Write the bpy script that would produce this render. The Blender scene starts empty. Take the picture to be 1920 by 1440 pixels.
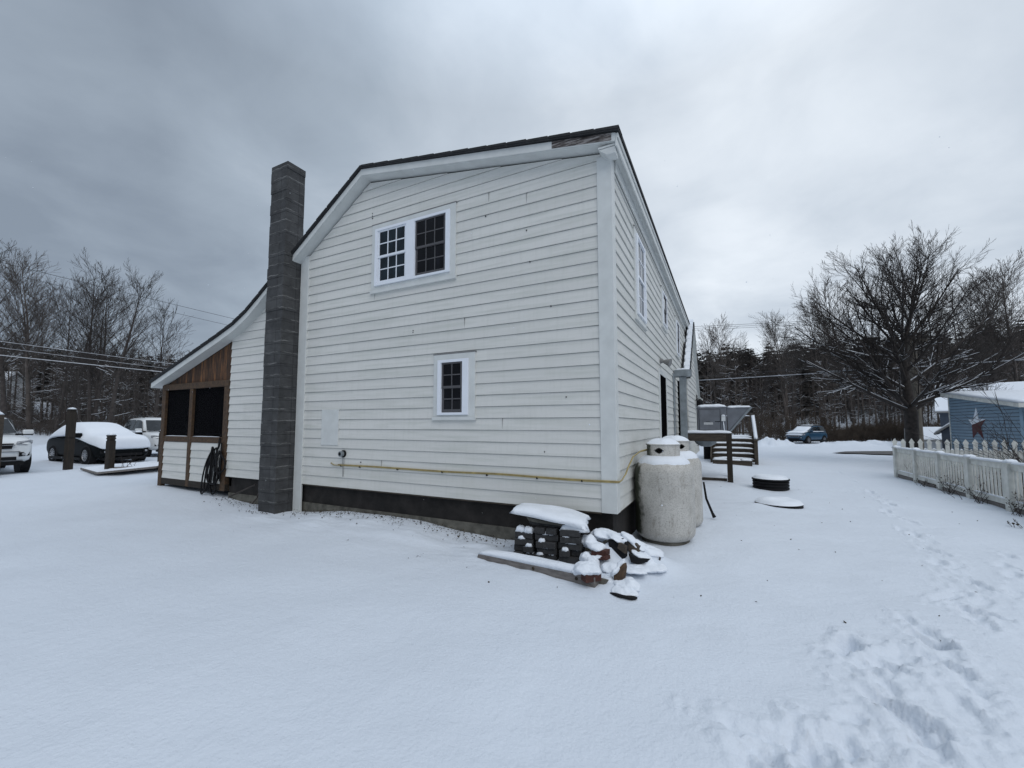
import bpy, bmesh, math, random
import numpy as np
from mathutils import Vector, Matrix, noise as mnoise
rad = math.radians
sc = bpy.context.scene
COL = sc.collection
rnd = random.Random(7)

# ------------------------------------------------------------------ camera geometry (used to lay the place out)
H = 1.55; FPX = 787.0; CX, CY = 960.0, 740.0
_a = rad(27); _p = rad(4.08)
CF = Vector((-math.sin(_a)*math.cos(_p), math.cos(_a)*math.cos(_p), math.sin(_p)))
CR = Vector((math.cos(_a), math.sin(_a), 0))
CU = Vector((math.sin(_a)*math.sin(_p), -math.cos(_a)*math.sin(_p), math.cos(_p)))
def ray(x, y): return CF + CR*((x-CX)/FPX) + CU*(-(y-CY)/FPX)
def onY(x, y, Y): d = ray(x, y); return Vector((0, 0, H)) + d*(Y/d.y)
def onX(x, y, X): d = ray(x, y); return Vector((0, 0, H)) + d*(X/d.x)
def onZ(x, y, Z=0.0): d = ray(x, y); return Vector((0, 0, H)) + d*((Z-H)/d.z)
def atD(x, y, D): return Vector((0, 0, H)) + ray(x, y)*D

# ------------------------------------------------------------------ value noise and terrain height
def _hash(ix, iy, s):
    h = (ix*374761393 + iy*668265263 + s*974711) & 0xFFFFFFFF
    h = ((h ^ (h >> 13))*1274126177) & 0xFFFFFFFF
    return ((h ^ (h >> 16)) & 0xFFFF)/65535.0
def vnoise(x, y, s=0):
    x = np.asarray(x, dtype=np.float64); y = np.asarray(y, dtype=np.float64)
    ix = np.floor(x).astype(np.int64); iy = np.floor(y).astype(np.int64)
    fx = x-ix; fy = y-iy
    fx = fx*fx*fx*(fx*(fx*6-15)+10); fy = fy*fy*fy*(fy*(fy*6-15)+10)
    a = _hash(ix, iy, s); b = _hash(ix+1, iy, s); c = _hash(ix, iy+1, s); d = _hash(ix+1, iy+1, s)
    return (a+(b-a)*fx)*(1-fy) + (c+(d-c)*fx)*fy - 0.5
def sst(a, b, x):
    t = np.clip((np.asarray(x, dtype=np.float64)-a)/(b-a), 0, 1); return t*t*(3-2*t)

PRINTS = []          # x, y, angle, length, width, depth
def _mkprints():
    r = random.Random(3)
    px = [(1575,885),(1590,892),(1600,903),(1618,912),(1630,922),(1640,930),(1655,938),(1668,947),(1660,958),(1676,968),(1700,975),(1690,990),(1712,1000),
          (1735,1012),(1742,1030),(1768,1038),(1760,1055),(1790,1062),(1780,1082),(1812,1090),(1835,1100),(1800,1112),(1840,1128),(1770,1120),(1820,1150),
          (1845,1172),(1740,1190),(1760,1210),(1700,1165),(1775,1245),(1828,1285),(1833,1303),(1812,1335),
          (1598,1210),(1590,1222),(1620,1250),(1650,1258),(1672,1240),(1700,1235),(1660,1290),(1675,1325),(1700,1350),(1735,1390),(1760,1410),
          (1500,1395),(1455,1385),(1560,1400),(1600,1360),(1620,1430),(1650,1400),(1540,1425),(1430,1425),(1400,1440),(1880,1060),(1905,1115),(1900,1080),(1888,1040)]
    for (x, y) in px:
        g = onZ(x, y, 0.0)
        PRINTS.append((g.x, g.y, rad(80)+r.uniform(-.5, .5), r.uniform(.20, .32), r.uniform(.09, .14), r.uniform(.012, .032)))
    for (x, y, a, l, w, d) in [(1750,1205,rad(130),.42,.12,.11),(1690,1335,rad(135),.55,.15,.12),(1832,1148,rad(140),.36,.1,.09),(1590,1213,rad(60),.36,.16,.09),
                               (1765,1247,rad(140),.3,.14,.08),(1460,1400,rad(170),.5,.25,.07),(1660,1250,rad(150),.3,.1,.06)]:
        g = onZ(x, y, 0.0); PRINTS.append((g.x, g.y, a, l*.8, w*.9, d*.42))
_mkprints()

def hgt(X, Y, detail=True):
    X = np.asarray(X, dtype=np.float64); Y = np.asarray(Y, dtype=np.float64)
    r = np.sqrt(X*X+Y*Y)
    A = (.03+.09*sst(-3.0, -4.2, X)*(1-sst(-5.5, -6.8, X)) + .14*sst(-8, -11.5, X)) * sst(-1.0, -1.8, X)*(1-sst(-12.2, -14.5, X))
    h = A*np.exp(-np.where(Y < 5.0, ((Y-5.0)/.75)**2, 0))*(1-sst(10, 14, Y))
    h = h + .05*sst(-12, -14, X)*(1-sst(30, 45, r))
    h = h + .10*np.exp(-((X+.3)/1.3)**2)*sst(9.5, 12.0, Y)*(1-sst(22, 30, Y))
    h = h + .24*np.exp(-(((X+15.0)/1.5)**2+((Y-6.9)/.95)**2)) + .10*np.exp(-(((X+17.2)/1.2)**2+((Y-6.3)/.7)**2))
    # heap over the rubbish beside the paver stack
    for (mx, my, mr, mh) in [(-1.12, 4.88, .24, .23), (-.85, 4.85, .28, .08), (-1.22, 4.66, .14, .12), (-.75, 4.92, .25, .09), (-1.03, 4.26, .20, .06)]:
        h = h + mh*np.exp(-(((X-mx)/mr)**2+((Y-my)/mr)**2))
    # drift at the lid in the yard
    g = onZ(1450, 950, 0); h = h + .05*np.exp(-(((X-g.x+.25)/.35)**2+((Y-g.y)/.25)**2))
    # far ground: slight fall, then the wooded hill
    h = h - .12*sst(26, 36, r)*(1-sst(45, 60, r)) + 9.0*sst(52, 135, r) + 10*sst(135, 320, r)
    # ploughed heaps along the drive
    for (px, py, s, mh) in [(1455, 838, .9, .42), (1432, 836, .9, .28), (1478, 838, .8, .22), (1600, 846, 2.0, .26), (1650, 846, 1.9, .24), (1560, 845, 1.4, .16), (84, 845, 1.6, .38), (60, 850, 1.2, .2), (1500, 836, 1.2, .1)]:
        D = 33.0 if px > 500 else 24.0
        q = atD(px, 796, D)
        h = h + mh*np.exp(-(((X-q.x)/s)**2+((Y-q.y)/(s*.7))**2))*(1+1.1*vnoise(X*2.2, Y*2.2, 5)+.6*vnoise(X*5, Y*5, 6))
    if detail:
        near = 1-sst(25, 60, r)
        h = h + near*(.004*vnoise(X*1.6+Y*1.2, Y*5-X*3, 31)+.045*vnoise(X*.55, Y*.55, 1)+.030*vnoise(X*1.3+3, Y*1.3, 2)+.014*vnoise(X*3.1, Y*3.1, 3))
        wl = np.exp(-((Y-4.55)/.45)**2)*sst(-8.2, -7, X)*(1-sst(-1.6, -1.0, X)); h = h + wl*(.05*vnoise(X*3.3, Y*4.5, 41)+.03*vnoise(X*8, Y*9, 42)+.012*vnoise(X*20, Y*20, 43))
        for (fx, fy, a, l, w, d) in PRINTS:
            m = (np.abs(X-fx) < .9) & (np.abs(Y-fy) < .9)
            if not m.any(): continue
            x = X[m]-fx; y = Y[m]-fy
            wob = 1+.55*vnoise(x*9+fx*7, y*9+fy*5, 8)
            u = (x*math.cos(a)+y*math.sin(a))/(l*.55)*wob; v = (-x*math.sin(a)+y*math.cos(a))/(w*.55)*wob
            q = np.sqrt(u*u+v*v)
            dip = -d*(1-sst(.75, 1.05, q))*(1+.8*vnoise(x*14+fy, y*14, 10)) + d*.20*np.exp(-((q-1.45)/.3)**2)*(1+1.2*vnoise(x*22+fx, y*22, 9))
            clod = np.clip(vnoise(x*26+fx*3, y*26, 11)-.08, 0, 1)*.05*np.exp(-((q-1.5)/1.0)**2)
            tmp = h[m]; tmp = tmp+dip+clod; h[m] = tmp
        # dog-like scuffs along the trail
        tx = np.interp(Y, [1.0, 1.6, 2.4, 3.2, 4.5, 7.0, 12, 18], [.75, .95, 1.3, 1.75, 2.2, 2.55, 2.6, 2.55])
        wd = np.interp(Y, [1, 2, 3, 5, 8, 18], [.75, .8, .75, .6, .5, .45])
        band = np.exp(-((X-tx)/wd)**2)*(1-sst(18, 24, Y))*sst(.6, 1.2, Y)
        s0 = vnoise(X*2.6, Y*2.1, 23); s1 = vnoise(X*9+.4*Y, Y*7.0, 21); s2 = vnoise(X*21, Y*17, 22); s3 = vnoise(X*38, Y*33, 24)
        m0 = .8*np.clip(s0*2.6+.12, 0, 1)
        h = h + band*m0*(-.017*sst(.02, .16, s1)-.010*sst(.06, .2, s2)*(1-sst(.0, .1, s1))+.018*np.clip(s2-.05, 0, 1)+.026*np.clip(s3-.10, 0, 1))
    return h
def hz(x, y):
    return float(hgt(np.array([x], dtype=float), np.array([y], dtype=float), False)[0])

# ------------------------------------------------------------------ materials
MATS = {}
class NT:
    def __init__(s, name):
        s.m = bpy.data.materials.new(name); s.m.use_nodes = True
        s.t = s.m.node_tree; s.n = s.t.nodes; s.b = s.n['Principled BSDF']; s.o = s.n['Material Output']
    def N(s, t, **k):
        n = s.n.new(t)
        for a, v in k.items():
            if a in n.inputs.keys(): n.inputs[a].default_value = v
            else: setattr(n, a, v)
        return n
    def L(s, a, b): s.t.links.new(a, b)
    def obj(s, scale=(1, 1, 1), rot=(0, 0, 0)):
        tc = s.N('ShaderNodeTexCoord'); mp = s.N('ShaderNodeMapping')
        mp.inputs['Scale'].default_value = scale; mp.inputs['Rotation'].default_value = rot
        s.L(tc.outputs['Object'], mp.inputs['Vector']); return mp.outputs['Vector']
    def noise(s, vec, scale, detail=4, rough=.55):
        n = s.N('ShaderNodeTexNoise'); n.inputs['Scale'].default_value = scale; n.inputs['Detail'].default_value = detail; n.inputs['Roughness'].default_value = rough
        if vec is not None: s.L(vec, n.inputs['Vector'])
        return n.outputs['Fac']
    def ramp(s, fac, stops):
        r = s.N('ShaderNodeValToRGB'); e = r.color_ramp.elements
        while len(e) < len(stops): e.new(.5)
        for i, (p, c) in enumerate(stops):
            e[i].position = p; e[i].color = (*c, 1) if len(c) == 3 else c
        s.L(fac, r.inputs['Fac']); return r.outputs['Color']
    def mix(s, fac, a, b, mode='MIX'):
        m = s.N('ShaderNodeMix', data_type='RGBA', blend_type=mode)
        for v, i in ((fac, 0), (a, 6), (b, 7)):
            if hasattr(v, 'links'): s.L(v, m.inputs[i])
            elif i == 0: m.inputs[0].default_value = v
            else: m.inputs[i].default_value = (*v, 1)
        return m.outputs[2]
    def math(s, op, a, b=0.0):
        m = s.N('ShaderNodeMath', operation=op)
        for i, v in enumerate((a, b)):
            if hasattr(v, 'links'): s.L(v, m.inputs[i])
            else: m.inputs[i].default_value = v
        return m.outputs[0]
    def bump(s, fac, strength=.3, dist=.02):
        b = s.N('ShaderNodeBump'); b.inputs['Strength'].default_value = strength; b.inputs['Distance'].default_value = dist
        s.L(fac, b.inputs['Height']); s.L(b.outputs[0], s.b.inputs['Normal'])
    def col(s, c):
        if hasattr(c, 'links'): s.L(c, s.b.inputs['Base Color'])
        else: s.b.inputs['Base Color'].default_value = (*c, 1)
    def rough(s, v): s.b.inputs['Roughness'].default_value = v
def simple(name, c, rough=.6, var=.25, scale=6, metal=0, bump=0, spec=None, stretch=(1, 1, 1)):
    t = NT(name); v = t.obj(stretch)
    n = t.noise(v, scale, 5)
    lo = tuple(x*(1-var) for x in c); hi = tuple(min(1, x*(1+var)) for x in c)
    t.col(t.ramp(n, [(.3, lo), (.7, hi)])); t.rough(rough); t.b.inputs['Metallic'].default_value = metal
    if spec is not None: t.b.inputs['Specular IOR Level'].default_value = spec
    if bump: t.bump(t.noise(v, scale*5, 6), bump, .01)
    MATS[name] = t.m; return t.m
def M(n): return MATS[n]

def m_snow(name, base=(.84, .87, .90), sc_=1.0):
    t = NT(name); v = t.obj()
    a = t.noise(v, 1.2*sc_, 4); b = t.noise(v, 45*sc_, 3); c = t.noise(v, 9*sc_, 5)
    t.col(t.ramp(a, [(.3, tuple(x*.965 for x in base)), (.7, base)])); t.rough(.55)
    t.b.inputs['Specular IOR Level'].default_value = .25
    t.bump(t.math('ADD', t.math('MULTIPLY', b, .5), c), .55, .02); MATS[name] = t.m
m_snow('snow_ground', (.65, .698, .762)); m_snow('snow_cap', (.76, .80, .855))

def m_siding(name, base, dirt=.35):
    t = NT(name); v = t.obj()
    tc = t.N('ShaderNodeTexCoord'); sx = t.N('ShaderNodeSeparateXYZ'); t.L(tc.outputs['Object'], sx.inputs[0])
    row = t.math('FLOOR', t.math('DIVIDE', t.math('SUBTRACT', sx.outputs['Z'], .50), .163))
    along = t.math('FLOOR', t.math('MULTIPLY', t.math('ADD', t.math('ADD', sx.outputs['X'], sx.outputs['Y']), t.math('MULTIPLY', row, 1.37)), .27))
    wn = t.N('ShaderNodeTexWhiteNoise', noise_dimensions='2D'); cb = t.N('ShaderNodeCombineXYZ'); t.L(row, cb.inputs[0]); t.L(along, cb.inputs[1]); t.L(cb.outputs[0], wn.inputs['Vector'])
    vs = t.obj((.6, .6, 9)); blot = t.noise(vs, 2.2, 6); vst = t.obj((7, 7, .5)); streak = t.noise(vst, 3, 4); fine = t.noise(v, 70, 2)
    c = t.mix(t.math('MULTIPLY', wn.outputs['Value'], .5), tuple(x*1.03 for x in base), tuple(x*.90 for x in base))
    c = t.mix(t.ramp(blot, [(.45, (0, 0, 0)), (.75, (1, 1, 1))]), c, tuple(x*k for x, k in zip(base, (.84, .86, .84))))
    c = t.mix(t.math('MULTIPLY', t.ramp(streak, [(.5, (0, 0, 0)), (.85, (1, 1, 1))]), dirt), c, tuple(x*k for x, k in zip(base, (.68, .70, .66))))
    # algae and splash dirt low on the boards
    low = t.math('MULTIPLY', t.N('ShaderNodeMapRange').outputs[0], 1.0)
    mr = [n for n in t.n if n.bl_idname == 'ShaderNodeMapRange'][0]
    mr.inputs['From Min'].default_value = 1.35; mr.inputs['From Max'].default_value = .5; t.L(sx.outputs['Z'], mr.inputs['Value'])
    big = t.ramp(t.noise(v, 1.7, 6, .65), [(.45, (0, 0, 0)), (.75, (1, 1, 1))])
    c = t.mix(t.math('MULTIPLY', t.math('MULTIPLY', low, big), .55 if dirt > .3 else .2), c, tuple(x*k for x, k in zip(base, (.62, .62, .47))))
    spk = t.ramp(fine, [(.72, (1, 1, 1)), (.8, (.75, .75, .73))])
    c = t.mix(1.0, c, spk, 'MULTIPLY')
    t.col(c); t.rough(.62); t.bump(t.noise(t.obj((1, 1, 12)), 14, 4), .12, .004); MATS[name] = t.m
m_siding('siding_front', (.635, .63, .60), .25); m_siding('siding_side', (.60, .60, .575), .5)
simple('joint_and_lip_shade', (.25, .252, .245), .95, .4, 3)  # shade colour for the strips under board lips, also the dark board-end joints
simple('trim_white', (.59, .605, .59), .5, .07, 5, bump=.05)
simple('vinyl_white', (.74, .77, .82), .35, .03, 4)
simple('sash_grey', (.075, .072, .076), .5, .08, 6)
simple('roof_edge', (.012, .013, .015), .8, .4, 20, bump=.4)
simple('foundation_dark', (.014, .012, .011), .95, .6, 5, bump=.5)
simple('concrete_low', (.10, .095, .08), .95, .5, 7, bump=.5)
simple('dark_opening', (.004, .004, .0045), 1.0, .2, 3, spec=0.0)
simple('black_plastic', (.010, .010, .011), .6, .3, 10, spec=.15)
simple('rubber', (.010, .010, .011), .85, .3, 12, spec=.1)
simple('galv', (.22, .245, .26), .45, .2, 8, metal=.35)
simple('cabinet_grey', (.155, .165, .185), .5, .2, 4, metal=.25, bump=.03)
simple('wet_wood', (.045, .034, .024), .75, .5, 6, bump=.3, stretch=(1, 1, 8))
simple('post_wood', (.017, .0115, .007), .8, .5, 5, bump=.3, stretch=(6, 6, .8))
simple('timber_grey', (.16, .145, .135), .85, .35, 9, bump=.4, stretch=(.6, 6, 6))
simple('paver', (.032, .032, .033), .9, .3, 25, bump=.4)
simple('red_brick', (.062, .022, .016), .9, .35, 25, bump=.4)
simple('dead_leaf', (.035, .026, .015), .9, .6, 9)
simple('asphalt', (.075, .072, .07), .9, .3, 3, bump=.3)
simple('brush_brown', (.062, .046, .034), .95, .5, 1.2)
simple('chrome', (.5, .5, .52), .15, .05, 3, metal=1)
simple('rim_alloy', (.28, .28, .29), .35, .1, 5, metal=.8)
simple('car_white', (.66, .68, .69), .22, .04, 1.0)
simple('car_dark', (.006, .007, .008), .5, .2, 2, spec=.06)
simple('car_blue', (.012, .05, .095), .3, .15, 2)
simple('lamp_lens', (.30, .31, .33), .12, .4, 30)
simple('picket_white', (.58, .585, .55), .65, .16, 7, bump=.15)
simple('shed_blue', (.165, .255, .34), .55, .08, 3)
simple('star_red', (.075, .012, .016), .55, .25, 6)
simple('gas_yellow', (.33, .26, .11), .55, .25, 9)
simple('pole_grey', (.13, .115, .095), .9, .4, 4, bump=.3, stretch=(5, 5, .5))
simple('house_far_white', (.5, .52, .54), .7, .08, 1)
simple('dark_blue_wall', (.05, .065, .09), .7, .2, 2)
simple('wire_black', (.012, .012, .013), .6, .1, 2)
simple('wire_snowy', (.45, .46, .48), .6, .3, 2)
simple('label_paper', (.45, .46, .47), .6, .25, 60)
simple('box_white', (.6, .62, .63), .5, .05, 5)
simple('shade_slat', (.2, .2, .2), .8, .1, 3)

def m_glass(name, base=(.008, .009, .011), rough=.03, spec=.5):
    t = NT(name); v = t.obj(); n = t.noise(v, 2.5, 3)
    t.col(t.ramp(t.noise(t.obj((3, 3, 1.2)), 2.2, 5, .6), [(.42, base), (.62, tuple(x*2.2 for x in base)), (.72, tuple(x*5 for x in base))])); t.rough(rough); t.b.inputs['Specular IOR Level'].default_value = spec  # lighter noise patches paint reflections into the pane colour
    t.bump(t.noise(v, 1.6, 2), .03, .02); MATS[name] = t.m
m_glass('pane_dark', (.002, .002, .003), .03, .22); m_glass('pane_blue', (.006, .011, .015), .03, .3); m_glass('car_glass', (.006, .007, .008), .03, .4); m_glass('curtain', (.10, .11, .12), .25)

def m_chimney():
    t = NT('chimney_block')
    tc = t.N('ShaderNodeTexCoord'); sx = t.N('ShaderNodeSeparateXYZ'); t.L(tc.outputs['Object'], sx.inputs[0])
    cb = t.N('ShaderNodeCombineXYZ'); t.L(t.math('ADD', sx.outputs['X'], sx.outputs['Y']), cb.inputs[0]); t.L(sx.outputs['Z'], cb.inputs[1])
    wob = t.N('ShaderNodeTexNoise'); wob.inputs['Scale'].default_value = 6
    br = t.N('ShaderNodeTexBrick'); t.L(cb.outputs[0], br.inputs['Vector'])
    br.inputs['Scale'].default_value = 1; br.inputs['Brick Width'].default_value = .41; br.inputs['Row Height'].default_value = .203
    br.inputs['Mortar Size'].default_value = .010; br.inputs['Mortar Smooth'].default_value = .6; br.offset = 0
    br.inputs['Color1'].default_value = (.046, .047, .049, 1); br.inputs['Color2'].default_value = (.068, .069, .070, 1); br.inputs['Mortar'].default_value = (.036, .036, .037, 1)
    v = t.obj(); n1 = t.noise(v, 5, 6, .65); n2 = t.noise(v, 50, 3)
    c = t.mix(1.0, br.outputs['Color'], t.ramp(n1, [(.3, (.55, .55, .55)), (.75, (1.25, 1.25, 1.25))]), 'MULTIPLY')
    # pale mortar and efflorescence along some joints
    zf = t.math('FRACT', t.math('DIVIDE', t.math('ADD', sx.outputs['Z'], t.math('MULTIPLY', t.math('SUBTRACT', t.noise(v, 7, 3), .5), .05)), .203))
    nearj = t.ramp(zf, [(0, (1, 1, 1)), (.07, (0, 0, 0)), (.93, (0, 0, 0)), (1, (1, 1, 1))])
    e = t.math('MULTIPLY', nearj, t.ramp(t.noise(t.obj((1, 1, 2)), 3.3, 6, .7), [(.42, (0, 0, 0)), (.62, (1, 1, 1))]))
    c = t.mix(t.math('MULTIPLY', e, .85), c, (.23, .23, .225))
    c = t.mix(t.ramp(t.noise(v, 2.1, 7, .7), [(.66, (0, 0, 0)), (.72, (.5, .5, .5))]), c, (.12, .12, .115))
    t.col(c); t.rough(.95); t.bump(t.math('ADD', n2, br.outputs['Fac']), .5, .012); MATS['chimney_block'] = t.m
m_chimney()

def m_tank():
    t = NT('tank_paint'); v = t.obj(); vs = t.obj((1.3, 1.3, .5))
    n1 = t.noise(v, 4, 7, .7); n2 = t.noise(v, 62, 6, .75); n3 = t.noise(vs, 6, 6, .7)
    c = t.ramp(n1, [(.3, (.40, .385, .355)), (.7, (.56, .545, .51))])
    c = t.mix(t.ramp(n2, [(.50, (0, 0, 0)), (.62, (.62, .62, .62))]), c, (.18, .172, .15))
    c = t.mix(t.ramp(t.noise(t.obj((1, 1, .35)), 11, 7, .75), [(.54, (0, 0, 0)), (.70, (.65, .65, .65))]), c, (.20, .18, .145))
    c = t.mix(t.ramp(n3, [(.60, (0, 0, 0)), (.72, (.6, .6, .6))]), c, (.50, .50, .47))
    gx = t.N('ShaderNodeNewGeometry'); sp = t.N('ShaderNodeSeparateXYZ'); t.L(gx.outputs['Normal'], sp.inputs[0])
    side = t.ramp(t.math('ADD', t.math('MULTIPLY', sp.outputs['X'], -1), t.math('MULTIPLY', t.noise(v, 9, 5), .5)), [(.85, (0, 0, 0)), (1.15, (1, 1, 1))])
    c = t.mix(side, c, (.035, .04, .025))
    t.col(c); t.rough(.55); t.bump(n2, .08, .004); MATS['tank_paint'] = t.m
m_tank()

def m_boards():
    t = NT('barn_board')
    tc = t.N('ShaderNodeTexCoord'); sx = t.N('ShaderNodeSeparateXYZ'); t.L(tc.outputs['Object'], sx.inputs[0])
    bx = t.math('DIVIDE', t.math('ADD', sx.outputs['X'], sx.outputs['Y']), .105)
    wn = t.N('ShaderNodeTexWhiteNoise', noise_dimensions='1D'); t.L(t.math('FLOOR', bx), wn.inputs['W'])
    g = t.noise(t.obj((22, 22, 1.2)), 2.2, 6, .65)
    c = t.ramp(g, [(.35, (.016, .010, .006)), (.52, (.075, .033, .013)), (.66, (.26, .11, .036))])
    c = t.mix(1.0, c, t.ramp(wn.outputs['Value'], [(0, (.5, .5, .5)), (1, (1.3, 1.3, 1.3))]), 'MULTIPLY')
    gap = t.ramp(t.math('FRACT', bx), [(0, (0, 0, 0)), (.06, (1, 1, 1)), (.94, (1, 1, 1)), (1, (0, 0, 0))])
    c = t.mix(1.0, c, gap, 'MULTIPLY'); t.col(c); t.rough(.8); t.bump(g, .3, .01); MATS['barn_board'] = t.m
m_boards()
simple('porch_wood', (.060, .033, .015), .75, .5, 4, bump=.3, stretch=(5, 5, 5))
def m_rot():
    t = NT('rotten_board'); v = t.obj((.5, 1, 5)); n = t.noise(v, 9, 7, .7)
    t.col(t.ramp(n, [(.40, (.02, .015, .013)), (.5, (.10, .085, .08)), (.6, (.30, .28, .27))])); t.rough(.9); t.bump(n, .6, .02); MATS['rotten_board'] = t.m
m_rot()
def m_screen():
    t = NT('insect_screen'); tr = t.N('ShaderNodeBsdfTransparent'); mx = t.N('ShaderNodeMixShader')
    mx.inputs[0].default_value = .20; t.b.inputs['Base Color'].default_value = (.004, .004, .005, 1); t.rough(.9); t.b.inputs['Specular IOR Level'].default_value = .05
    t.L(t.b.outputs[0], mx.inputs[1]); t.L(tr.outputs[0], mx.inputs[2]); t.L(mx.outputs[0], t.o.inputs['Surface']); MATS['insect_screen'] = t.m
m_screen()
def m_bark(name, c, snow, lo=.45, hi=.75):
    t = NT(name); v = t.obj()
    g = t.N('ShaderNodeNewGeometry'); s = t.N('ShaderNodeSeparateXYZ'); t.L(g.outputs['Normal'], s.inputs[0])
    n = t.noise(v, 2.3, 3); n2 = t.noise(v, 9, 3)
    bark = t.ramp(n2, [(.3, tuple(x*.6 for x in c)), (.7, tuple(x*1.4 for x in c))])
    f = t.math('MULTIPLY', t.ramp(s.outputs['Z'], [(lo, (0, 0, 0)), (hi, (1, 1, 1))]), t.ramp(n, [(.5-snow*.4, (0, 0, 0)), (.62-snow*.25, (1, 1, 1))]))
    t.col(t.mix(f, bark, (.8, .83, .86))); t.rough(.9); MATS[name] = t.m
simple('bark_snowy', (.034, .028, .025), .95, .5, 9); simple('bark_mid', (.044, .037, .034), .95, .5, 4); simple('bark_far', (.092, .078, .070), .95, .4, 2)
def m_pine():
    t = NT('pine_green'); v = t.obj(); n = t.noise(v, .35, 5)
    g = t.N('ShaderNodeNewGeometry')
    wn = t.N('ShaderNodeTexWhiteNoise', noise_dimensions='1D'); t.L(g.outputs['Random Per Island'], wn.inputs['W'])
    c = t.ramp(n, [(.3, (.044, .044, .040)), (.7, (.095, .090, .082))])  # lightened greys: the haze over the far pines is put into their colour
    c = t.mix(t.ramp(wn.outputs['Value'], [(.93, (0, 0, 0)), (.96, (.8, .8, .8))]), c, (.22, .23, .25))
    t.col(c); t.rough(.95); MATS['pine_green'] = t.m
m_pine()

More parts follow.
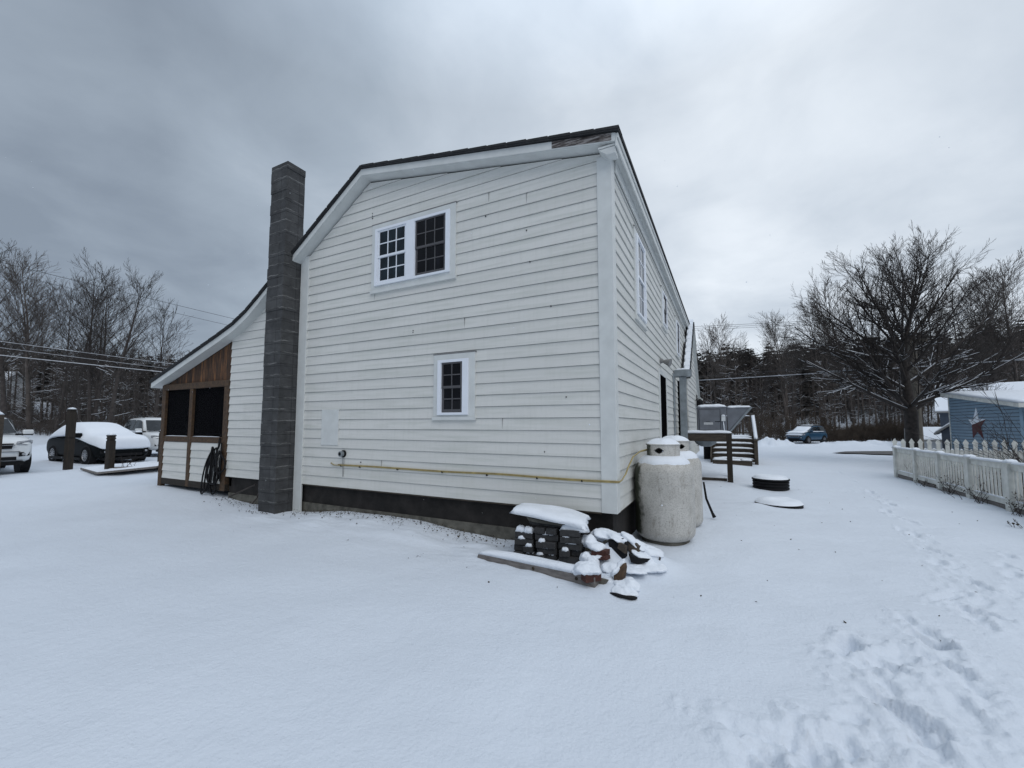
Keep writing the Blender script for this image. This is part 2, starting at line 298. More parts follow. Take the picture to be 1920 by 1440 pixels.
# ------------------------------------------------------------------ mesh helpers
class MB:
    def __init__(s, mat=None): s.v = []; s.f = []; s.mi = []; s.cur = 0; s.X = mat or Matrix()
    def add(s, vs, fs, mi=None):
        b = len(s.v); s.v += [s.X @ Vector(p) for p in vs]; s.f += [tuple(b+i for i in f) for f in fs]; s.mi += [s.cur if mi is None else mi]*len(fs)
    def box(s, x0, x1, y0, y1, z0, z1, mi=None):
        s.add([(x0,y0,z0),(x1,y0,z0),(x1,y1,z0),(x0,y1,z0),(x0,y0,z1),(x1,y0,z1),(x1,y1,z1),(x0,y1,z1)],
              [(0,3,2,1),(4,5,6,7),(0,1,5,4),(1,2,6,5),(2,3,7,6),(3,0,4,7)], mi)
    def obox(s, c, ax, ay, az, mi=None):           # centre and three half-axis vectors
        c, ax, ay, az = map(Vector, (c, ax, ay, az))
        s.add([c-ax-ay-az, c+ax-ay-az, c+ax+ay-az, c-ax+ay-az, c-ax-ay+az, c+ax-ay+az, c+ax+ay+az, c-ax+ay+az],
              [(0,3,2,1),(4,5,6,7),(0,1,5,4),(1,2,6,5),(2,3,7,6),(3,0,4,7)], mi)
    def prism(s, pts, d, mi=None):                 # closed 3-D polygon swept by d
        n = len(pts); d = Vector(d); a = [Vector(p) for p in pts]; b = [p+d for p in a]
        s.add(a+b, [tuple(range(n-1, -1, -1)), tuple(range(n, 2*n))]+[(i, (i+1) % n, n+(i+1) % n, n+i) for i in range(n)], mi)
    def tube(s, pts, r, k=8, cap=True, mi=None):
        pts = [Vector(p) for p in pts]; n = len(pts); rs = r if isinstance(r, (list, tuple)) else [r]*n
        vs = []; ref = None
        for i, p in enumerate(pts):
            t = (pts[min(i+1, n-1)]-pts[max(i-1, 0)]); t = t.normalized() if t.length > 1e-9 else Vector((0, 0, 1))
            if ref is None: ref = t.orthogonal().normalized()
            ref = (ref-t*ref.dot(t)); ref = ref.normalized() if ref.length > 1e-6 else t.orthogonal().normalized()
            q = t.cross(ref)
            vs += [p+(ref*math.cos(2*math.pi*j/k)+q*math.sin(2*math.pi*j/k))*rs[i] for j in range(k)]
        fs = [(i*k+j, i*k+(j+1) % k, (i+1)*k+(j+1) % k, (i+1)*k+j) for i in range(n-1) for j in range(k)]
        if cap: fs += [tuple(range(k-1, -1, -1)), tuple((n-1)*k+j for j in range(k))]
        s.add(vs, fs, mi)
    def lathe(s, prof, k=32, c=(0, 0, 0), mi=None):  # profile of (r, z)
        vs = []; fs = []
        for (r, z) in prof: vs += [(c[0]+r*math.cos(2*math.pi*j/k), c[1]+r*math.sin(2*math.pi*j/k), c[2]+z) for j in range(k)]
        for i in range(len(prof)-1): fs += [(i*k+j, i*k+(j+1) % k, (i+1)*k+(j+1) % k, (i+1)*k+j) for j in range(k)]
        fs += [tuple(range(k-1, -1, -1)), tuple((len(prof)-1)*k+j for j in range(k))]
        s.add(vs, fs, mi)
    def pad(s, o, ex, ey, h, n=10, m=8, seed=0, p=3.0, jit=.12, drop=0.0):   # snow pillow on the parallelogram o + u ex + v ey
        o, ex, ey = Vector(o), Vector(ex), Vector(ey); vs = []; fs = []
        for j in range(m+1):
            for i in range(n+1):
                u, v = i/n, j/m; e = max(abs(2*u-1), abs(2*v-1))
                nz = mnoise.noise(Vector((u*3.1+seed*7.3, v*3.1, seed*1.7))); n3 = mnoise.noise(Vector((u*6+seed, v*6, 4.2+seed)))
                uu = u+jit*.35*n3*abs(2*u-1)**3; vv = v+jit*.35*nz*abs(2*v-1)**3
                t = max(0., (1-abs(2*u-1)**p))*max(0., (1-abs(2*v-1)**p)); z = h*(t**.45)*(1+.35*nz+.15*n3)
                if e > .999: z = -drop*(.5+max(0, nz)*2)
                vs.append(o+ex*uu+ey*vv+Vector((0, 0, z)))
        for j in range(m):
            for i in range(n): a = j*(n+1)+i; fs.append((a, a+1, a+n+2, a+n+1))
        ring = [i for i in range(n+1)]+[(j)*(n+1)+n for j in range(1, m+1)]+[m*(n+1)+i for i in range(n-1, -1, -1)]+[j*(n+1) for j in range(m-1, 0, -1)]
        fs.append(tuple(reversed(ring))); s.add(vs, fs)
    def build(s, name, mats, parent=None, smooth=False, bevel=0, sub=0, cut=None, origin=None):
        me = bpy.data.meshes.new(name); me.from_pydata([tuple(v) for v in s.v], [], s.f)
        mats = mats if isinstance(mats, (list, tuple)) else [mats]
        for m in mats: me.materials.append(M(m) if isinstance(m, str) else m)
        me.polygons.foreach_set('material_index', s.mi)
        if cut or True:
            bm = bmesh.new(); bm.from_mesh(me)
            for co, no in (cut or []):
                g = bm.verts[:]+bm.edges[:]+bm.faces[:]
                r = bmesh.ops.bisect_plane(bm, geom=g, dist=1e-6, plane_co=co, plane_no=no, clear_outer=True)
                ed = [e for e in r['geom_cut'] if isinstance(e, bmesh.types.BMEdge)]
                if ed: bmesh.ops.holes_fill(bm, edges=ed, sides=0)
            bmesh.ops.recalc_face_normals(bm, faces=bm.faces[:]); bm.to_mesh(me); bm.free()
        if smooth: me.polygons.foreach_set('use_smooth', [True]*len(me.polygons))
        o = bpy.data.objects.new(name, me); COL.objects.link(o)
        if origin is not None:
            me.transform(Matrix.Translation(-Vector(origin))); o.location = origin
        if parent is not None: o.parent = parent; 
        if parent is not None and origin is None: o.matrix_parent_inverse = parent_inv(parent)
        if bevel: b = o.modifiers.new('Bevel', 'BEVEL'); b.width = bevel; b.segments = 2; b.limit_method = 'ANGLE'; b.angle_limit = rad(40)
        if sub: b = o.modifiers.new('Subdivision', 'SUBSURF'); b.levels = sub; b.render_levels = sub
        return o
def world_of(o):
    m = Matrix.Translation(o.location) @ o.rotation_euler.to_matrix().to_4x4() @ Matrix.Diagonal((*o.scale, 1))
    return (world_of(o.parent) @ o.matrix_parent_inverse @ m) if o.parent else m
def parent_inv(p): return world_of(p).inverted()
def tag(o, label=None, cat=None, group=None, kind=None):
    for k, v in (('label', label), ('category', cat), ('group', group), ('kind', kind)):
        if v: o[k] = v
    return o
def thing(name, label, cat, loc=(0, 0, 0), group=None):
    o = bpy.data.objects.new(name, None); o.empty_display_size = .2; o.location = loc; COL.objects.link(o); return tag(o, label, cat, group)
def sub_empty(name, parent):
    o = bpy.data.objects.new(name, None); COL.objects.link(o); o.parent = parent; o.matrix_parent_inverse = parent_inv(parent); return o
def np_mesh(name, V, Fq, mat, parent=None, smooth=False):      # V (n,3), Fq (m,k) numpy
    me = bpy.data.meshes.new(name); n, (m, k) = len(V), Fq.shape
    me.vertices.add(n); me.vertices.foreach_set('co', V.astype(np.float32).ravel())
    me.loops.add(m*k); me.loops.foreach_set('vertex_index', Fq.astype(np.int32).ravel())
    me.polygons.add(m); me.polygons.foreach_set('loop_start', np.arange(0, m*k, k, dtype=np.int32))
    me.polygons.foreach_set('loop_total', np.full(m, k, dtype=np.int32))
    if smooth: me.polygons.foreach_set('use_smooth', np.ones(m, dtype=bool))
    me.materials.append(M(mat)); me.update(calc_edges=True)
    o = bpy.data.objects.new(name, me); COL.objects.link(o)
    if parent is not None: o.parent = parent
    return o

# ------------------------------------------------------------------ ground (one sheet to the horizon)
def axis(dense0, dense1, step, mid0, mid1, mstep, far):
    a = list(np.arange(dense0, dense1, step))
    b = list(np.arange(dense1, mid1, mstep)); c = list(np.arange(dense0, mid0, -mstep))[1:]
    x = mid1; s = mstep
    while x < far: b.append(x); s *= 1.12; x += s
    b.append(far)
    x = mid0; s = mstep; e = []
    while x > -far: e.append(x); s *= 1.12; x -= s
    e.append(-far)
    return np.array(sorted(set([round(v, 4) for v in a+b+c+e])))
gx = np.array(sorted(set(np.round(np.concatenate([np.arange(-.5, 3.4, .019), np.arange(-3.2, -.5, .06), np.arange(3.4, 6.0, .06), axis(-3.2, 6.0, .22, -14, 14, .22, 700)]), 3))))
gy = np.array(sorted(set(np.round(np.concatenate([np.arange(.9, 5.6, .020), np.arange(5.6, 13.0, .055), axis(.6, 13.0, .30, -6, 46, .30, 700)]), 3))))
gx = gx[np.concatenate([[True], np.diff(gx) > .008])]; gy = gy[np.concatenate([[True], np.diff(gy) > .008])]
GX, GY = np.meshgrid(gx, gy)
GZ = hgt(GX.ravel().copy(), GY.ravel().copy())
V = np.stack([GX.ravel(), GY.ravel(), GZ], 1); nx, ny = len(gx), len(gy)
ii, jj = np.meshgrid(np.arange(nx-1), np.arange(ny-1)); a0 = (jj*nx+ii).ravel()
ground = np_mesh('snowy_ground', V, np.stack([a0, a0+1, a0+nx+1, a0+nx], 1), 'snow_ground', smooth=True); tag(ground, kind='structure')
# bare asphalt strip of the road where the plough has been
mb = MB(); pts = [(1560, 847.5), (1585, 844.5), (1625, 843), (1680, 842.5), (1760, 842), (1900, 841), (1900, 852), (1760, 852.5), (1690, 853), (1640, 851.5), (1600, 849.5)]
q = [atD(px, 796, 23.5) for px, py in pts]
road = []
for (px, py) in pts:
    g = onZ(px, py, 0.03); road.append((g.x, g.y, float(hgt(np.array([g.x]), np.array([g.y]))[0])+.05))
mb.add(road, [tuple(range(len(road)))]); tag(mb.build('road', 'asphalt'), kind='structure')

# ------------------------------------------------------------------ the house
W = 5.064; RK = 4.864; XW = -1.198; XL = -6.86; YB = 16.6
house = thing('house', 'white clapboard two storey house with sloping roofs and block chimney', 'house', (-4, 10, 0))
RP = [(-1.06, 5.118), (-5.307, 5.866), (-7.95, 4.06), (-8.35, 3.80), (-8.75, 3.60), (-9.3, 3.405), (-11.93, 2.565)]
def roofz(x):
    for (xa, za), (xb, zb) in zip(RP, RP[1:]):
        if xb <= x <= xa: return za+(zb-za)*(x-xa)/(xb-xa)
    return RP[-1][1]
# every course is a bevelled board whose lower edge stands proud
def courses(mb, x0, x1, z0, z1, axis='X', at=W, out=-1, exp=.163, zorg=.50, lip=.020):
    k = math.floor((z0-zorg)/exp+1e-6); z = zorg+k*exp
    while z < z1-1e-6:
        a, b = max(z, z0), min(z+exp, z1)
        if b-a > .01:
            ca = lip if a == z else lip*(1-(a-z)/exp); cb = .004+(lip-.004)*(1-(b-z)/exp)
            prof = [(-.06, a), (ca, a), (cb, b), (-.06, b)]
            jt = [(-.05, b-.006), (cb+.0012, b-.006), (cb+.0012, b-.0005), (-.05, b-.0005)]      # dark joint strip, painting in the shadow under the lip of the board above
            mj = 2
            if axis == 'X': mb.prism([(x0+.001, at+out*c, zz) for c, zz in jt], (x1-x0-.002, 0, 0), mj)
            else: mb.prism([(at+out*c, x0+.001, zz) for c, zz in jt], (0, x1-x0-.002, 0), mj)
            if axis == 'X': mb.prism([(x0, at+out*c, zz) for c, zz in prof], (x1-x0, 0, 0))
            else: mb.prism([(at+out*c, x0, zz) for c, zz in prof], (0, x1-x0, 0))
        z += exp
def rake_cuts(xa, za, xb, zb, drop):
    d = Vector((xb-xa, 0, zb-za)).normalized(); n = Vector((-d.z, 0, d.x)); n = n if n.z > 0 else -n
    return [(Vector((xa, 0, za-drop)), n)]
c1 = rake_cuts(*RP[0], *RP[1], .19); c2 = rake_cuts(*RP[1], *RP[2], .20)
mb = MB(); courses(mb, XL, XW-.01, .50, 5.9)
for (x, z, dz) in [(-2.95, 4.74, .15), (-2.35, 4.735, .15), (-3.35, 2.95, .15), (-2.72, 1.48, .15), (-5.13, 3.60, .15), (-4.9, .87, .15)]:
    k = math.floor((z-.5)/.163); mb.box(x, x+.0025, W-.019, W-.004, .503+k*.163, .50+(k+1)*.163-.004, 2)
for (x, z) in [(-5.22, 5.03), (-5.22, 5.07), (-5.22, 5.11), (-4.3, 2.98), (-4.3, 3.01), (-2.35, 4.2), (-2.30, 3.75), (-2.0, 3.1), (-1.8, 1.9), (-5.35, .935), (-2.1, 1.2), (-3.0, 4.55)]:
    mb.box(x-.006, x+.006, W-.022, W-.008, z-.008, z+.008, 1)
mb.build('siding', ['siding_front', 'roof_edge', 'joint_and_lip_shade'], house, cut=c1+c2)
mb = MB(); courses(mb, -8.35, -7.06, .50, 4.8, at=W)
mb.build('siding', ['siding_front', 'roof_edge', 'joint_and_lip_shade'], house, cut=rake_cuts(*RP[2], *RP[3], .15)+rake_cuts(*RP[1], *RP[2], .15))
mb = MB(); courses(mb, -9.11, -8.3505, .50, 4.6, at=W)
mb.build('siding', ['siding_front', 'roof_edge', 'joint_and_lip_shade'], house, cut=rake_cuts(*RP[3], *RP[5], .15))
mb = MB(); courses(mb, W-.0, 12.2, .50, 5.0, axis='Y', at=XW, out=1); courses(mb, 12.2, YB, .50, 5.0, axis='Y', at=XW, out=1); mb.build('siding', ['siding_side', 'roof_edge', 'joint_and_lip_shade'], house)
# corner boards, skirt edge
mb = MB(); mb.box(-1.362, XW+.026, W-.030, W+.0, .497, 4.93); mb.box(XW+.0, XW+.0255, W+.001, W+.125, .497, 4.90); mb.build('corner_board', 'trim_white', house, bevel=.004)
mb = MB(); mb.box(-6.985, XL+.085, W-.033, W, hz(XL, W)-.05, 4.66); mb.build('corner_board', 'trim_white', house, bevel=.004)
mb = MB(); mb.box(XL+.09, -1.37, W-.012, W+.05, .478, .4985); mb.box(XW-.03, XW+.012, W+.13, 12.2, .478, .4985); mb.build('skirt_board', 'wet_wood', house)
# foundation
mb = MB(); mb.box(-9.1, XW-.05, W+.06, W+.4, -.4, .478); mb.box(XW-.4, XW-.05, W+.4, YB, -.4, .478); mb.build('foundation', 'foundation_dark', house)
mb = MB(); mb.box(-9.1, XW-.04, W+.045, W+.062, -.4, .17)
mb.build('footing', 'concrete_low', house)
# frieze / rake soffit / fascia along the front gable
def rake(x0, z0, x1, z1, t0, t1, y0, y1, mb):      # band between offsets t0 and t1 below the roof top line
    mb.prism([(x0, y0, z0-t0), (x1, y0, z1-t0), (x1, y0, z1-t1), (x0, y0, z0-t1)], (0, y1-y0, 0))
fm = MB(); sm = MB()
for i, ((xa, za), (xb, zb)) in enumerate(zip(RP, RP[1:])):
    xs = xa-.02 if i == 0 else xa
    rake(xs, za, xb, zb, .052, .155 if i < 2 else .165, RK, RK+.022, fm)
    rake(xs, za, xb, zb, .135, .160, RK+.023, W+.02, sm)
fm.build('rake_fascia', 'trim_white', house); sm.build('rake_soffit', 'trim_white', house)
mb = MB(); xa, xb = -1.90, -1.13
rake(xa, roofz(xa), xb, roofz(xb), .056, .15, RK-.004, RK+.01, mb); mb.build('rake_fascia', 'rotten_board', house)['label'] = 'rotten unpainted end of the rake board'
# side eave: soffit, fascia, crown strip
mb = MB(); mb.box(XW-.1, -1.085, RK+.024, YB, 4.93, 4.952); mb.build('eave_soffit', 'trim_white', house)
mb = MB(); mb.box(-1.085, -1.064, RK+.0, YB, 4.90, 5.058); mb.box(-1.062, -1.048, RK, YB, 5.0, 5.058); mb.build('eave_fascia', 'trim_white', house, bevel=.003)
mb = MB(); mb.box(XW+.026, XW+.045, W+.13, YB, 4.78, 4.928); mb.build('frieze_board', 'trim_white', house)
mb = MB(); mb.prism([(-1.30, RK+.03, 4.925), (-1.09, RK+.03, 4.925), (-1.09, RK+.03, 4.84), (-1.2, RK+.03, 4.84)], (0, .15, 0)); mb.build('eave_return', 'trim_white', house, bevel=.004)
# roof slabs with ragged shingle edge and the snow on them
RW = rad(0)
def roof_obj(segs, name='roof', y0=RK-.035):
    mb = MB()
    for (xa, za), (xb, zb) in segs:
        mb.prism([(xa, y0, za), (xb, y0, zb), (xb, y0, zb-.05), (xa, y0, za-.05)], (0, YB-y0, 0))
        n = max(2, int(math.hypot(xb-xa, zb-za)/.30))       # shingle butts
        for k in range(n):
            t0, t1 = k/n, (k+.92)/n; r0 = rnd.uniform(.003, .009)
            X0, Z0, X1, Z1 = xa+(xb-xa)*t0, za+(zb-za)*t0, xa+(xb-xa)*t1, za+(zb-za)*t1
            up = .007
            mb.prism([(X0, y0-r0, Z0+(up if za < zb else 0)+.001), (X1, y0-r0, Z1+(0 if za < zb else up)+.001), (X1, y0-r0, Z1-.03), (X0, y0-r0, Z0-.03)], (0, .2, 0))
    return mb.build(name, 'roof_edge', house)
roof_obj([((-1.03, 5.113), RP[1])]); roof_obj([(RP[1], RP[2])]); roof_obj(list(zip(RP[2:], RP[3:])))
mb = MB()
for i, ((xa, za), (xb, zb)) in enumerate(zip(RP, RP[1:])):
    if i == 0: xa = -1.06
    n = 14 if i < 2 else 5; th = .042 if i < 1 else (.022 if i == 1 else .035)
    pr = []
    for k in range(n+1):
        t = k/n; e = .018+.02*mnoise.noise(Vector((k*.9, i*3.3, 2))); hh = th*(1+.5*mnoise.noise(Vector((k*.7+9, i*2.1, 5))))
        pr.append((xa+(xb-xa)*t, za+(zb-za)*t+.014, e, hh))
    for (x0, z0, e0, h0), (x1, z1, e1, h1) in zip(pr, pr[1:]):
        mb.add([(x0, RK+e0, z0), (x1, RK+e1, z1), (x1, RK+e1+.03, z1+h1), (x0, RK+e0+.03, z0+h0), (x1, YB, z1+h1), (x0, YB, z0+h0), (x1, YB, z1), (x0, YB, z0)],
               [(0, 1, 2, 3), (3, 2, 4, 5), (5, 4, 6, 7), (1, 6, 4, 2), (0, 3, 5, 7)])
mb.build('roof_snow', 'snow_cap', house)
# back and far walls so that the house is closed
mb = MB(); mb.prism([(XW-.06, YB-.1, .1), (XW-.06, YB-.1, 4.92)]+[(x, YB-.1, z-.16) for x, z in RP[1:4]]+[(-9.1, YB-.1, 3.25), (-9.1, YB-.1, .1)], (0, .08, 0)); mb.build('end_wall', ['siding_side', 'roof_edge', 'joint_and_lip_shade'], house)

# windows
FRONT = Matrix(((1, 0, 0, 0), (0, 0, -1, W), (0, 1, 0, 0), (0, 0, 0, 1)))            # local a along X, b up, c out of the wall
SIDE = Matrix(((0, 0, 1, XW), (1, 0, 0, 0), (0, 1, 0, 0), (0, 0, 0, 1)))            # a along +Y
def ring(mb, a0, a1, b0, b1, wl, wr, wb, wt, c0, c1):
    mb.box(a0, a0+wl, b0, b1, c0, c1); mb.box(a1-wr, a1, b0, b1, c0, c1); mb.box(a0+wl, a1-wr, b0, b0+wb, c0, c1); mb.box(a0+wl, a1-wr, b1-wt, b1, c0, c1)
def window(X, cas, frame, units, sill=True, lab=None):
    """cas, frame: a0,a1,b0,b1.  units: (a0,a1, columns, rows per sash, sash material, pane material)"""
    mb = MB(X); a0, a1, b0, b1 = cas; f0, f1, g0, g1 = frame
    ring(mb, a0, a1, b0, b1, f0-a0, a1-f1, g0-b0, b1-g1, .003, .036)
    w = mb.build('window', 'trim_white', house, bevel=.003)
    if lab: w['label'] = lab
    mb = MB(X); mb.box(a0-.01, a1+.01, b1+.001, b1+.014, .0, .040); mb.build('drip_cap', 'shade_slat', w)
    if sill: mb = MB(X); mb.box(a0-.015, a1+.015, b0-.055, b0-.001, .002, .050); mb.build('window_sill', 'trim_white', w, bevel=.004)
    X0 = X; X = X @ Matrix.Translation((0, 0, .017)); mb = MB(X); us = units
    edges = [f0]+[x for u in us for x in (u[0], u[1])]+[f1]
    for k in range(0, len(edges), 2): mb.box(edges[k], edges[k+1], g0, g1, .002, .046)
    for u in us: mb.box(u[0], u[1], g0, g0+.035, .002, .046); mb.box(u[0], u[1], g1-.04, g1, .002, .046)
    for u in us:
        for e, s in ((u[0], 1), (u[1], -1)):
            mb.box(min(e, e+s*.010), max(e, e+s*.010), g0+.035, g1-.04, .002, .034)
    mb.build('window_frame', 'vinyl_white', w, bevel=.002)
    for (u0, u1, nc, nr, smat, pmat) in us:
        u0 += .012; u1 -= .012; m = (g0+.035+g1-.04)/2
        for (s0, s1, c0, c1) in ((m-.012, g1-.042, .016, .030), (g0+.037, m+.014, .004, .0155)):
            if s0 > m-.1: sm_ = .028; bt = .035; tp = .022
            else: sm_ = .034; bt = .045; tp = .03
            mb = MB(X); ring(mb, u0, u1, s0, s1, sm_, sm_, bt, tp, c0, c1)
            p0, p1, r0, r1 = u0+sm_, u1-sm_, s0+bt, s1-tp
            for k in range(1, nc): x = p0+(p1-p0)*k/nc; mb.box(x-.008, x+.008, r0, r1, c0+.001, c1-.002)
            for k in range(1, nr): z = r0+(r1-r0)*k/nr; mb.box(p0, p1, z-.008, z+.008, c0+.0015, c1-.0025)
            s = mb.build('sash', smat, w)
            mb = MB(X); mb.box(p0-.004, p1+.004, r0-.004, r1+.004, c0-.0, c0+.004); mb.build('pane', pmat, w)
window(FRONT, (-5.195, -3.508, 3.765, 4.880), (-5.105, -3.60, 3.825, 4.790), [(-5.055, -4.44, 3, 2, 'vinyl_white', 'pane_blue'), (-4.275, -3.675, 3, 2, 'sash_grey', 'pane_dark')], lab='double upstairs window, white grilles on its left half, dark grilles on its right')
window(FRONT, (-3.878, -3.153, 1.668, 2.586), (-3.790, -3.254, 1.690, 2.500), [(-3.735, -3.352, 2, 2, 'sash_grey', 'pane_dark')], lab='small downstairs window with dark four pane sashes')
window(SIDE, (6.42, 7.36, 3.20, 4.60), (6.52, 7.26, 3.25, 4.52), [(6.57, 7.21, 2, 2, 'vinyl_white', 'pane_blue')])
for (y0, y1, z0, z1) in ((9.45, 10.25, 3.72, 4.56), (12.30, 13.15, 3.50, 4.56), (14.9, 15.5, 3.7, 4.5)):
    window(SIDE, (y0, y1, z0, z1), (y0+.09, y1-.06, z0+.03, z1-.08), [(y0+.11, y1-.08, 1, 1, 'sash_grey', 'pane_dark')])
# side door
mb = MB(SIDE); ring(mb, 8.75, 9.98, .52, 2.68, .17, .12, .03, .1, .002, .034); d = mb.build('door', 'trim_white', house)
mb = MB(SIDE); mb.box(8.92, 9.86, .55, 2.58, .002, .024); mb.build('door_leaf', 'dark_opening', d)
# flood light above the door
mb = MB(); c = Vector((XW+.02, 9.07, 2.86)); mb.tube([c, c+Vector((.04, 0, .0)), c+Vector((.06, 0, -.01)), c+Vector((.20, -.03, -.05))], [.05, .05, .03, .085], 14); mb.build('flood_light', 'shade_slat', house, smooth=False)
# painted cover board, vent, wires on the front wall
mb = MB(); mb.box(-6.297, -5.882, W-.030, W-.004, 1.20, 1.812); mb.build('cover_board', 'trim_white', house, bevel=.003)
mb = MB(Matrix.Translation((-5.745, W-.016, 1.062)) @ Matrix.Rotation(rad(90), 4, 'X'))
mb.lathe([(.062, 0), (.062, .012), (.05, .018), (.045, .03)], 24, mi=1); mb.lathe([(.044, .03), (.046, .08), (.03, .085), (.03, .05)], 20, mi=0); mb.lathe([(.028, .06), (.0281, .086)], 16, mi=1)
mb.build('vent_pipe', ['galv', 'black_plastic'], house)
mb = MB()
for dx in (-.018, .018): mb.tube([(-5.745+dx, W-.024, 1.02), (-5.745+dx*.9, W-.022, .9), (-5.745+dx*.3, W-.020, .68)], .003, 5)
mb.build('wire', 'shade_slat', house)

# chimney on the outside of the gable wall
mb = MB(); cx0, cx1, cy0, cy1 = -7.465, -7.0, 4.70, W-.001; rr = random.Random(5); z = -.25; k = 0
while z < 6.33:
    j = [rr.uniform(-.006, .006) for _ in range(3)]; z1 = min(z+.200, 6.37)
    mb.box(cx0+j[0], cx1+j[1], cy0+j[2], cy1, z, z1); mb.box(cx0+.014, cx1-.012, cy0+.014, cy1, z1-.001, z1+.004); z += .203; k += 1
chim = mb.build('chimney', 'chimney_block', house, bevel=.007)
mb = MB(); mb.pad((cx0+.02, cy0+.02, 6.362), (cx1-cx0-.04, 0, 0), (0, .32, 0), .03, seed=3); mb.build('snow_cover', 'snow_cap', chim, smooth=True)

# screened porch under the low roof
PX0, PX1, PYB = -11.78, -9.11, 8.3
porch = sub_empty('porch', house)
mb = MB(); gz = hz(PX0, W)
mb.prism([(PX1, W+.03, 2.48), (PX0+.02, W+.03, 2.48), (PX0+.02, W+.03, roofz(PX0)-.155), (-9.3, W+.03, roofz(-9.3)-.165), (PX1, W+.03, roofz(PX1)-.165)], (0, .02, 0)); mb.build('board_wall', 'barn_board', porch)
mb = MB(); mb.box(PX0, PX1-.005, W-.035, W+.055, 2.345, 2.478); mb.build('beam', 'porch_wood', porch, bevel=.006)
for (x0, x1, z1) in ((PX0, PX0+.15, 2.344), (-10.60, -10.47, 2.344), (-9.285, -9.115, 2.344)):
    mb = MB(); mb.box(x0, x1, W-.03, W+.06, gz-.1 if x0 < -11 else .20, z1); mb.build('post', 'porch_wood', porch, bevel=.008)
mb = MB()
for (x0, x1) in ((PX0+.152, -10.602), (-10.468, -9.287)): mb.box(x0, x1, W-.022, W+.05, 1.165, 1.29)
mb.build('sill_beam', 'porch_wood', porch, bevel=.006)
mb = MB(); mb.box(PX0+.152, PX1, W-.026, W+.05, .20, .335); mb.build('bottom_beam', 'post_wood', porch, bevel=.006)
mb = MB()
for (x0, x1) in ((PX0+.152, -10.602), (-10.468, -9.287)): courses(mb, x0, x1, .337, 1.163, at=W, zorg=.337, exp=.166)
mb.build('siding', ['siding_front', 'roof_edge', 'joint_and_lip_shade'], porch)
for (x0, x1) in ((PX0+.152, -10.602), (-10.468, -9.287)):
    mb = MB(); mb.box(x0, x1, W+.025, W+.028, 1.29, 2.345); mb.build('screen', 'insect_screen', porch)
mb = MB()
for (x0, x1) in ((PX0+.2, -10.66), (-10.42, -9.4)): mb.pad((x0, W-.02, 1.291), (x1-x0, 0, 0), (0, .035, 0), .012, n=14, m=3, seed=x0)
mb.build('snow_cover', 'snow_cap', porch, smooth=True)
# porch side and back: knee wall, posts, screens, floor, and the house wall inside
mb = MB(); courses(mb, W+.06, PYB, .337, 1.163, axis='Y', at=PX0+.03, out=-1, zorg=.337, exp=.166); mb.build('siding', ['siding_side', 'roof_edge', 'joint_and_lip_shade'], porch)
for y in (6.1, 7.2, PYB-.13): mb = MB(); mb.box(PX0, PX0+.12, y, y+.12, .1, 2.4); mb.build('post', 'porch_wood', porch, bevel=.006)
mb = MB(); mb.box(PX0, PX0+.1, W+.06, PYB, 2.30, 2.48); mb.box(PX0, PX0+.1, W+.06, PYB, 1.165, 1.28); mb.build('beam', 'porch_wood', porch)
mb = MB(); mb.box(PX0+.05, PX0+.053, W+.07, PYB, 1.285, 2.295); mb.build('screen', 'insect_screen', porch)
mb = MB(); mb.box(PX0+.06, PX1, W+.06, PYB, .20, .30); mb.build('floor', 'wet_wood', porch)
mb = MB(); mb.box(PX1+.02, PX1+.08, W+.06, YB, .3, 3.25); mb.box(PX0, PX1, PYB, PYB+.06, .2, 2.48); mb.build('inner_wall', 'wet_wood', porch)

# gable wing on the long side, with its snowy slope, fascia, cornice return
GXF = -1.02; GY0, GYR, GY1 = 13.6, 16.05, 18.7
def wz(y): return 3.22+(5.25-3.22)*(y-GY0)/(GYR-GY0) if y < GYR else 5.25-(5.25-2.72)*(y-GYR)/(GY1-GYR)
mb = MB(); courses(mb, GY0, GY1, .50, 5.3, axis='Y', at=GXF, out=1); courses(mb, -3.2, GXF, .5, 3.1, at=GY0, out=-1)
n1 = Vector((0, -(5.25-3.22), GYR-GY0)).normalized(); n2 = Vector((0, 5.25-2.72, GY1-GYR)).normalized()
mb.build('siding', ['siding_side', 'roof_edge', 'joint_and_lip_shade'], house, cut=[(Vector((0, GYR, 5.13)), n1), (Vector((0, GYR, 5.13)), n2)])
mb = MB()
def slope(mb, ya, yb, x0, x1, t0, t1): mb.prism([(x0, ya, wz(ya)-t0), (x0, yb, wz(yb)-t0), (x0, yb, wz(yb)-t1), (x0, ya, wz(ya)-t1)], (x1-x0, 0, 0))
slope(mb, GY0-.25, GYR, -4.5, -.90, .06, .10); slope(mb, GYR, GY1+.3, -4.5, -.90, .06, .10); mb.build('roof', 'roof_edge', house)
mb = MB(); slope(mb, GY0-.1, GYR, -.935, -.915, .10, .24); slope(mb, GYR, GY1+.25, -.935, -.915, .10, .24); mb.build('rake_fascia', 'trim_white', house)
mb = MB(); slope(mb, GY0-.1, GYR, -1.02, -.936, .20, .22); slope(mb, GYR, GY1+.25, -1.02, -.936, .20, .22); mb.build('rake_soffit', 'trim_white', house)
mb = MB(); mb.box(-1.0, -.84, GY1-.1, GY1+.42, 2.42, 2.60); mb.prism([(-1.0, GY1-.1, 2.62), (-.88, GY1-.1, 2.62), (-1.0, GY1-.1, 2.80)], (0, .45, 0)); mb.build('cornice_return', 'trim_white', house)
mb = MB(); k = 0; y = GY0-.22
while y < GYR:                                                        # snow lying in ridges over the metal slope
    y2 = min(y+.16, GYR); slope(mb, y, y2, -1.10+.03*(k % 2), -.935-.01*(k % 2), -.05+(.014 if k % 2 else 0), .058); y = y2; k += 1
